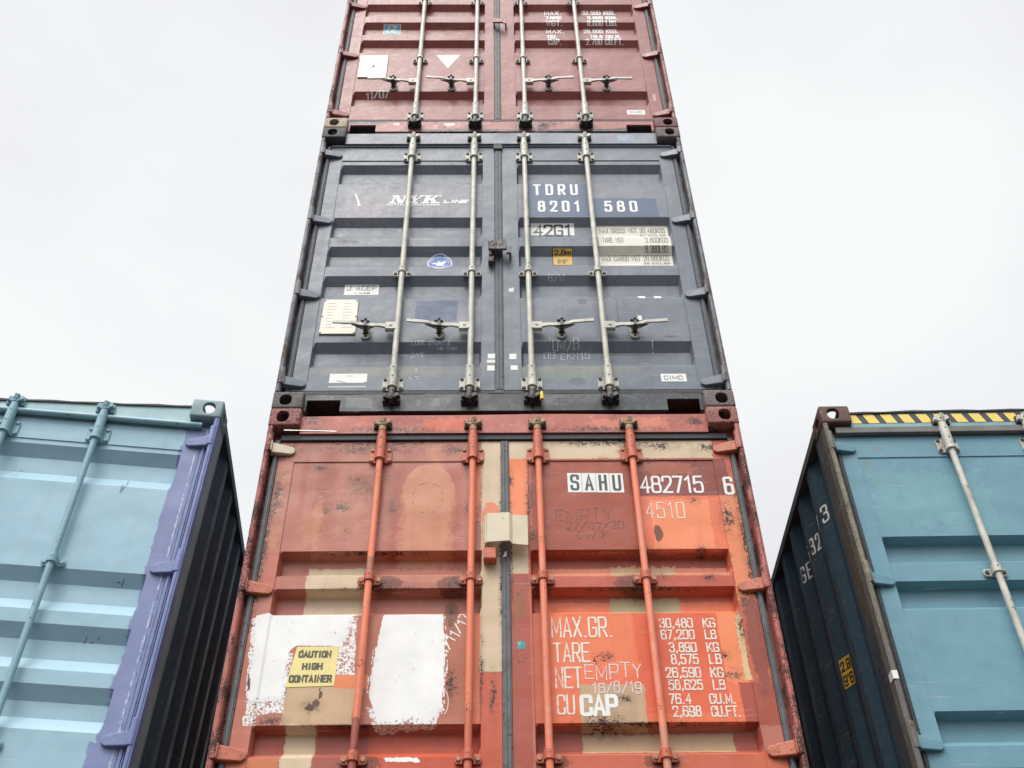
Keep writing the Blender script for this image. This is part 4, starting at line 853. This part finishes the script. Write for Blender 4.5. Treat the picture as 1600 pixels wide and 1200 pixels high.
RC('label', (.890, 1.017, 2.824, 2.881), WHITEC, tR, kT, D); TX('label_text', 'CIMC', (.91, .995, 2.842, 2.866), .0035, GREYL, tR, kT, D, lift=.0024)
RC('small_sticker', (1.090, 1.112, 2.997, 3.089), lettering('pinkish_sticker', srgb(214, 160, 146), 0), tR, kT, D)
k = MB(); k.box(-.058, .022, -.004, .010, 4.02+D, 4.085+D); k.box(-.054, -.044, .01, .055, 4.02+D, 4.085+D); k.box(.022, .048, .000, .010, 4.005+D, 4.03+D); k.box(.038, .048, .010, .055, 4.005+D, 4.09+D)
k.build('lock_box', P_T, rT, .003)
TX('chalk_mark', '/', (-.040, -.022, 3.36, 3.40), .004, WHITEC, tL, kT, D); decal('chalk_mark', [rect(-.016, 3.03+D, -.009, 3.10+D)], WHITEC, tR, kT, .012)

# -- orange container
oL, oR = dO; D = ORB
W1 = [(-1.125, -1.214), (-1.098, -1.600), (-1.078, -1.618), (-.958, -1.610), (-.962, -1.495), (-.960, -1.40), (-.925, -1.366), (-.757, -1.366), (-.735, -1.36), (-.715, -1.30), (-.700, -1.201), (-1.056, -1.201)]
DRYP = [[(-.757, -1.372), (-.750, -1.508), (-.661, -1.507), (-.674, -1.201), (-.72, -1.203), (-.735, -1.30)], [(-1.118, -1.50), (-1.10, -1.696), (-.945, -1.680), (-.945, -1.56), (-1.06, -1.59)], [(-1.140, -1.23), (-1.118, -1.58), (-1.09, -1.58), (-1.11, -1.22)], [(-.97, -1.40), (-.97, -1.60), (-.944, -1.60), (-.935, -1.40)], [(-1.11, -1.70), (-1.105, -1.738), (-1.06, -1.738), (-1.05, -1.69)]]
W2 = [(-.551, -1.205), (-.574, -1.374), (-.592, -1.60), (-.562, -1.683), (-.547, -1.736), (-.46, -1.715), (-.40, -1.700), (-.335, -1.728), (-.277, -1.665), (-.270, -1.439), (-.286, -1.204), (-.436, -1.199)]
ROLL = lettering('rolled_white_paint', (.84, .83, .81), .04, 60)
def brushed(poly, seed, n, edge):
    rnd = random.Random(seed); out_ = [ragged(poly, .0035, 0, .008)]
    for _ in range(n):          # bristle marks breaking away from the edge of the patch
        i = rnd.choice(edge); a, b = poly[i], poly[(i+1) % len(poly)]; t_ = rnd.random(); x, z = a[0]+(b[0]-a[0])*t_, a[1]+(b[1]-a[1])*t_
        l_ = rnd.uniform(.003, .016); w_ = rnd.uniform(.0012, .004); dx = rnd.choice((-1, 1))*rnd.uniform(0, .012); z += rnd.uniform(-.012, .012)
        out_.append(([(x+dx-w_, z-l_), (x+dx+w_, z-l_*.8), (x+dx+w_*.6, z+l_), (x+dx-w_*.8, z+l_*.7)], [(0, 1, 2, 3)], 1+_ % 3))
    return out_
decal('white_paint_patch', [([(x, z+D) for x, z in v], f, l) for v, f, l in brushed(W1, 3, 420, (0, 1, 2, 3, 7, 8, 9))], ROLL, oL, kO, .0008, 'brushed white paint patch around the caution sticker')
decal('white_paint_patch', [([(x, z+D) for x, z in v], f, l) for v, f, l in brushed(W2, 5, 260, (1, 4, 5, 6, 7, 8, 9))], ROLL, oL, kO, .0008, 'brushed white rectangular paint patch')
for p in DRYP: decal('dry_brushed_paint', [ragged([(x, z+D) for x, z in p], .005, 0, .008)], DRY, oL, kO, .0005)
decal('dry_brushed_paint', [ragged([(x, z+D) for x, z in [(-.60, -1.66), (-.555, -1.755), (-.30, -1.748), (-.27, -1.65), (-.33, -1.70)]], .005, 0, .008)], DRY, oL, kO, .0005)
decal('white_paint_patch', [ragged([(-.50, -1.90+D), (-.36, -1.905+D), (-.37, -1.885+D), (-.51, -1.882+D)], .004, 0, .006)], ROLL, oL, kO, .001)
decal('caution_sticker', [([(-.952, -1.566+D), (-.742, -1.560+D), (-.738, -1.370+D), (-.922, -1.371+D)], [(0, 1, 2, 3)], 0)], PALEY, oL, kO, .0028)
MULTI('caution_text', [('CAUTION', (-.912, -.768, -1.428, -1.394), .0080), ('HIGH', (-.890, -.800, -1.487, -1.453), .0080), ('CONTAINER', (-.940, -.754, -1.547, -1.511), .0080)], OLIVE, oL, kO, D, lift=.0042, gap=.5)
def rot_pieces(P_, c, a):
    ca, sa = math.cos(a), math.sin(a); return [([(c[0]+(x-c[0])*ca-(z-c[1])*sa, c[1]+(x-c[0])*sa+(z-c[1])*ca) for x, z in v], f, l) for v, f, l in P_]
decal('chalk_date', rot_pieces(text_strokes('1/11/17', -.34, -1.335+D, -.12, -1.285+D, .006, jit=.15, gap=.2), (-.23, -1.31+D), math.radians(62)), WHITEM, oL, kO)
decal('chalk_mark', [strip([(-.27+.02*math.cos(a), -1.64+D+.055*math.sin(a)) for a in [math.radians(70-i*15) for i in range(11)]], .003)+(0,)], WHITEM, oL, kO)
for i, (c, x0, x1) in enumerate(zip('SAHU', (.313, .385, .4555, .5235), (.383, .4535, .5215, .5915))):
    RC('letter_plate', (x0, x1, -.524-.0012*i, -.403-.0012*i), WHITEC, oR, kO, D); TX('letter', c, (x0+.013, x1-.012, -.513-.0012*i, -.412-.0012*i), .0135, GREYD if 'GREYD' in globals() else BLACKL, oR, kO, D, lift=.0024)
TX('container_number', '482715', (.672, .990, -.533, -.424), .0120, WHITEM, oR, kO, D, gap=.35); TX('check_digit', '6', (1.088, 1.138, -.545, -.432), .0140, WHITEM, oR, kO, D)
OUTL = lettering('thin_white_stencil', (.80, .75, .66), .34, 80)
TX('size_code', '4510', (.686, .877, -.687, -.590), .0055, OUTL, oR, kO, D, gap=.5)
MULTI('pencil_note', [('EMPTY', (.241, .522, -.696, -.626), .004), ('27/07/20', (.291, .573, -.748, -.704), .004), ('(W)', (.338, .476, -.805, -.753), .0038)], PENCIL, oR, kO, D, jit=.12)
MULTI('stencilled_names', [('MAX.GR.', (.200, .475, -1.337, -1.232), .0082), ('TARE', (.205, .367, -1.460, -1.362), .0082), ('NET', (.208, .325, -1.584, -1.481), .0082), ('CU', (.211, .288, -1.704, -1.612), .0082)], OUTL, oR, kO, D, gap=.4)
MULTI('stencilled_weights', [('30,480', (.687, .838, -1.293, -1.242), .0068), ('KG', (.882, .939, -1.293, -1.243), .0068), ('67,200', (.687, .839, -1.351, -1.301), .0068), ('LB', (.883, .936, -1.351, -1.302), .0068), ('3,890', (.717, .840, -1.415, -1.365), .0068), ('KG', (.883, .939, -1.415, -1.366), .0068), ('8,575', (.719, .841, -1.474, -1.422), .0068), ('LB', (.886, .942, -1.474, -1.423), .0068),
    ('26,590', (.689, .843, -1.538, -1.487), .0068), ('KG', (.883, .941, -1.539, -1.489), .0068), ('58,625', (.694, .844, -1.596, -1.546), .0068), ('LB', (.886, .941, -1.596, -1.547), .0068), ('76.4', (.689, .786, -1.661, -1.611), .0068), ('CU.M.', (.862, .975, -1.661, -1.613), .0068), ('2,698', (.699, .822, -1.719, -1.668), .0068), ('CU.FT.', (.862, .988, -1.720, -1.669), .0068)], OUTL, oR, kO, D, gap=.42)
TX('stencilled_capacity', 'CAP', (.308, .473, -1.712, -1.612), .0175, WHITEM, oR, kO, D, gap=.4)
MULTI('chalk_note', [('EMPTY', (.336, .586, -1.54, -1.465), .0052), ('16/8/19', (.365, .579, -1.610, -1.556), .0055)], lettering('pink_chalk', (.80, .62, .60), .25, 90), oR, kO, D, jit=.12)
decal('teal_sticker', [ragged([(.047, -1.392+D), (.081, -1.392+D), (.083, -1.362+D), (.074, -1.352+D), (.047, -1.355+D)], .001)], TEAL, oR, kO); TX('sticker_print', 'V', (.050, .064, -1.372, -1.358), .0022, WHITEC, oR, kO, D, lift=.003)
# bent beige lock plate and its orange keeper
k = MB()
prof = [(-.100, .030), (-.088, -.012), (.018, -.020), (.034, -.006), (.106, -.004)]
zt_, zb_ = O_(-.700), O_(-.866)
vs = []
for (x, y), t_ in zip(prof, (0, 0, .002, -.008, -.014)):
    for dy in (0, .007):
        for z in (zb_+t_, zt_+t_*.6): vs.append((x, y+dy, z))
n = len(prof); fs = []
for i in range(n-1):
    a = i*4; b = a+4; fs += [(a, b, b+1, a+1), (a+2, a+3, b+3, b+2), (a, a+2, b+2, b), (a+1, b+1, b+3, a+3)]
fs += [(0, 1, 3, 2), (n*4-4, n*4-2, n*4-1, n*4-3)]
k.add(vs, fs); k.box(-.098, -.088, .0, .055, zb_+.004, zt_-.004)
k.build('lock_plate', P_BE, rO, .0015)
k = MB(); k.box(-.104, -.044, .000, .0545, O_(-.950), O_(-.885)); k.box(-.085, -.058, .02, .0545, O_(-.885), O_(-.866)); k.build('lock_keeper', P_OB, rO, .006)
k = MB(); k.prism([(-.012, O_(-.915)), (.004, O_(-.912)), (.006, O_(-.880)), (-.006, O_(-.888))], .040, .046); k.build('paper_scrap', WHITEC, rO)
k = MB(); k.cyl((-1.13, -.002, O_(-.1585)), (-.86, .004, O_(-.164)), .0032, n=10); k.build('bare_wire', simple('bare_metal', (.38, .36, .33), .3, 1.0), rO)

# -- right container: striped header band, side numbers, tape
class Flat:
    def __init__(s, y): s.y0 = y; s.zb = []; s.seam = (); s.xr = []
    def dep(s, x, z): return 0
    def real(s, x, z): return z
fH = Flat(.034); HR_ = 2.896; X0 = -1.219
decal('hazard_band', [rect(-1.055, HR_-.105, 1.055, HR_-.036)], simple('band_black', (.045, .045, .055), .5), rR, fH, .0012)
ys = []
for i in range(22):
    x = X0+.236-.0945+i*.0945; x1_ = x+.058
    p = [(max(x, -1.055)+.0, HR_-.042), (x+.024, HR_-.103), (x1_+.024, HR_-.103), (x1_, HR_-.042)]
    if i == 0: p = [(-1.053, HR_-.042), (-1.053, HR_-.103), (x1_+.024, HR_-.103), (x1_, HR_-.042)]
    if x1_ < 1.03: ys.append((p, [(0, 1, 2, 3)], 0))
decal('hazard_stripes', ys, lettering('stripe_yellow', (.88, .64, .13), .08, 30), rR, fH, .0024)
def sidex(y):
    xo, xi = 1.206, 1.170
    if y < .222: return xo
    t_ = (y-.222) % .278
    return xo-(xo-xi)*(t_/.068 if t_ < .068 else 1 if t_ < .138 else (.206-t_)/.068 if t_ < .206 else 0)
def side_decal(name, P_, mat, parent, sgn, lift=.002):
    bm = bmesh.new()
    for v, f, l in P_:
        bv = [bm.verts.new((-l*.0002, y, z)) for y, z in v]
        for q in f:
            try: bm.faces.new([bv[i] for i in q])
            except ValueError: pass
    y_ = .222
    for k_ in range(6):
        for o_ in (0, .068, .138, .206): bmesh.ops.bisect_plane(bm, geom=bm.verts[:]+bm.edges[:]+bm.faces[:], plane_co=(0, y_+k_*.278+o_, 0), plane_no=(0, 1, 0))
    for v in bm.verts: v.co.x = sgn*(sidex(v.co.y)+lift-v.co.x)
    bmesh.ops.recalc_face_normals(bm, faces=bm.faces)
    me = bpy.data.meshes.new(name); bm.to_mesh(me); bm.free(); me.materials.append(mat); o = bpy.data.objects.new(name, me); COL.objects.link(o); o.parent = parent
def flip(P_, c): return [([(2*c-x, z) for x, z in v], f, l) for v, f, l in P_]
SW = lettering('side_white', (.84, .84, .80), .1, 60)
P_ = []
for txt, ya, yb in (('G', .996, .956), ('E', .944, .908), ('5', .80, .76), ('3', .716, .678), ('2', .668, .632), ('7', .52, .48), ('3', .422, .372)):
    side_decal('side_number', flip(text_strokes(txt, yb, HR_-.475, ya, HR_-.368, .0115, gap=.3), (ya+yb)/2), SW, rR, -1)
side_decal('side_number_frame', [strip([(.43, HR_-.335), (.35, HR_-.335)], .004)+(0,), strip([(.43, HR_-.51), (.35, HR_-.51)], .004)+(0,), strip([(.72, HR_-.51), (.62, HR_-.51)], .004)+(0,)], GREYL, rR, -1)
side_decal('side_height_label', [([(.712, HR_-1.29), (.626, HR_-1.29), (.626, HR_-1.13), (.712, HR_-1.13)], [(0, 1, 2, 3)], 0)], YELL, rR, -1)
side_decal('side_height_text', flip(text_strokes('2.9', .636, HR_-1.20, .702, HR_-1.145, .008)+text_strokes("9'6", .636, HR_-1.28, .702, HR_-1.22, .008), .669), BLACKL, rR, -1, .0036)
k = MB(); k.box(-1.2185, -1.194, -.0012, .0058, 1.275, 1.315); k.box(-1.2185, -1.2160, .0035, .05, 1.278, 1.318); k.build('white_tape', WHITEC, rR)
# -- left container scribbles
lL, lR = dL
BLK = lettering('black_scrawl', (.05, .07, .08), .55, 90)
for p in ([(.83, 2.40), (.838, 2.35), (.825, 2.315)], [(.30, 2.41), (.315, 2.405)], [(.28, 2.36), (.295, 2.37)], [(.95, 1.80), (.957, 1.83)], [(.93, 1.815), (.94, 1.815)], [(.86, 1.50), (.87, 1.53)], [(.89, 1.505), (.90, 1.51)], [(.92, 1.52), (.922, 1.535)]): decal('scratch_mark', [strip(p, .004)+(0,)], BLK, lR, kL)
TX('pencil_note', 'JH yrr', (.18, .42, 1.79, 1.86), .006, BLK, lR, kL, jit=.2)

# ------------------------------------------------------------------ yellow seal on the third rod of the slate container
sroot = thing('bolt_seal', 'small yellow plastic seal hanging from a rod cam above the orange container', 'seal', (.199, -.006, .098))
k = MB(); k.cyl((0, 0, .0), (0, 0, -.030), .009, n=14); k.cyl((0, 0, -.030), (.001, 0, -.052), .011, .010, n=14); k.build('seal_body', simple('seal_yellow', (.80, .62, .05), .35, var=.1), sroot, .002)
k = MB(); k.cyl((0, 0, .014), (0, 0, -.002), .0035, n=8); k.cyl((-.001, .004, .012), (-.034, .012, .016), .003, n=8); k.cyl((.001, 0, -.05), (.002, .002, -.075), .004, n=8); k.build('seal_pin', DARK, sroot)

# ------------------------------------------------------------------ yard and the containers underneath (below the picture)
m = bpy.data.materials.new('yard_concrete'); m.use_nodes = True; t = m.node_tree; b = t.nodes['Principled BSDF']; b.inputs['Roughness'].default_value = .9
tcn = N(t, 'ShaderNodeTexCoord'); n1 = N(t, 'ShaderNodeTexNoise', inp={'Scale': .35, 'Detail': 8.0}); t.links.new(tcn.outputs['Object'], n1.inputs['Vector'])
r_ = N(t, 'ShaderNodeValToRGB'); r_.color_ramp.elements[0].color = (.05, .048, .046, 1); r_.color_ramp.elements[1].color = (.10, .096, .09, 1); t.links.new(n1.outputs[0], r_.inputs[0]); t.links.new(r_.outputs[0], b.inputs['Base Color'])
k = MB(); k.add([(-400, -400, -5.80), (400, -400, -5.80), (400, 400, -5.80), (-400, 400, -5.80)], [(0, 1, 2, 3)]); g_ = k.build('ground', m); g_['kind'] = 'structure'
def under(src, loc, rz, lab):
    r2 = src.copy(); COL.objects.link(r2); r2.location = loc; r2.rotation_euler = (0, 0, rz); r2['label'] = lab
    for ch in list(src.children):
        if ch.name.split('.')[0] in ('hazard_band', 'hazard_stripes', 'side_number', 'side_number_frame', 'side_height_label', 'side_height_text', 'white_tape', 'paper_scrap', 'bare_wire'): continue
        c = ch.copy(); COL.objects.link(c); c.parent = r2
        for gch in ch.children:
            if gch.name.split('.')[0] in ('hinge', 'bearing_bracket', 'rod_guide', 'handle', 'catch_hardware'):
                d = gch.copy(); COL.objects.link(d); d.parent = c
under(rT, (.01, 0, -5.794), 0, 'dusty red container on the ground under the orange one')
under(rR, (rL.location.x, rL.location.y, rL.location.z-2.93), QL[3], 'turquoise container on the ground under the light blue one')
under(rL, (rR.location.x, rR.location.y, rR.location.z-2.93), QR[3], 'light blue container on the ground under the striped one')
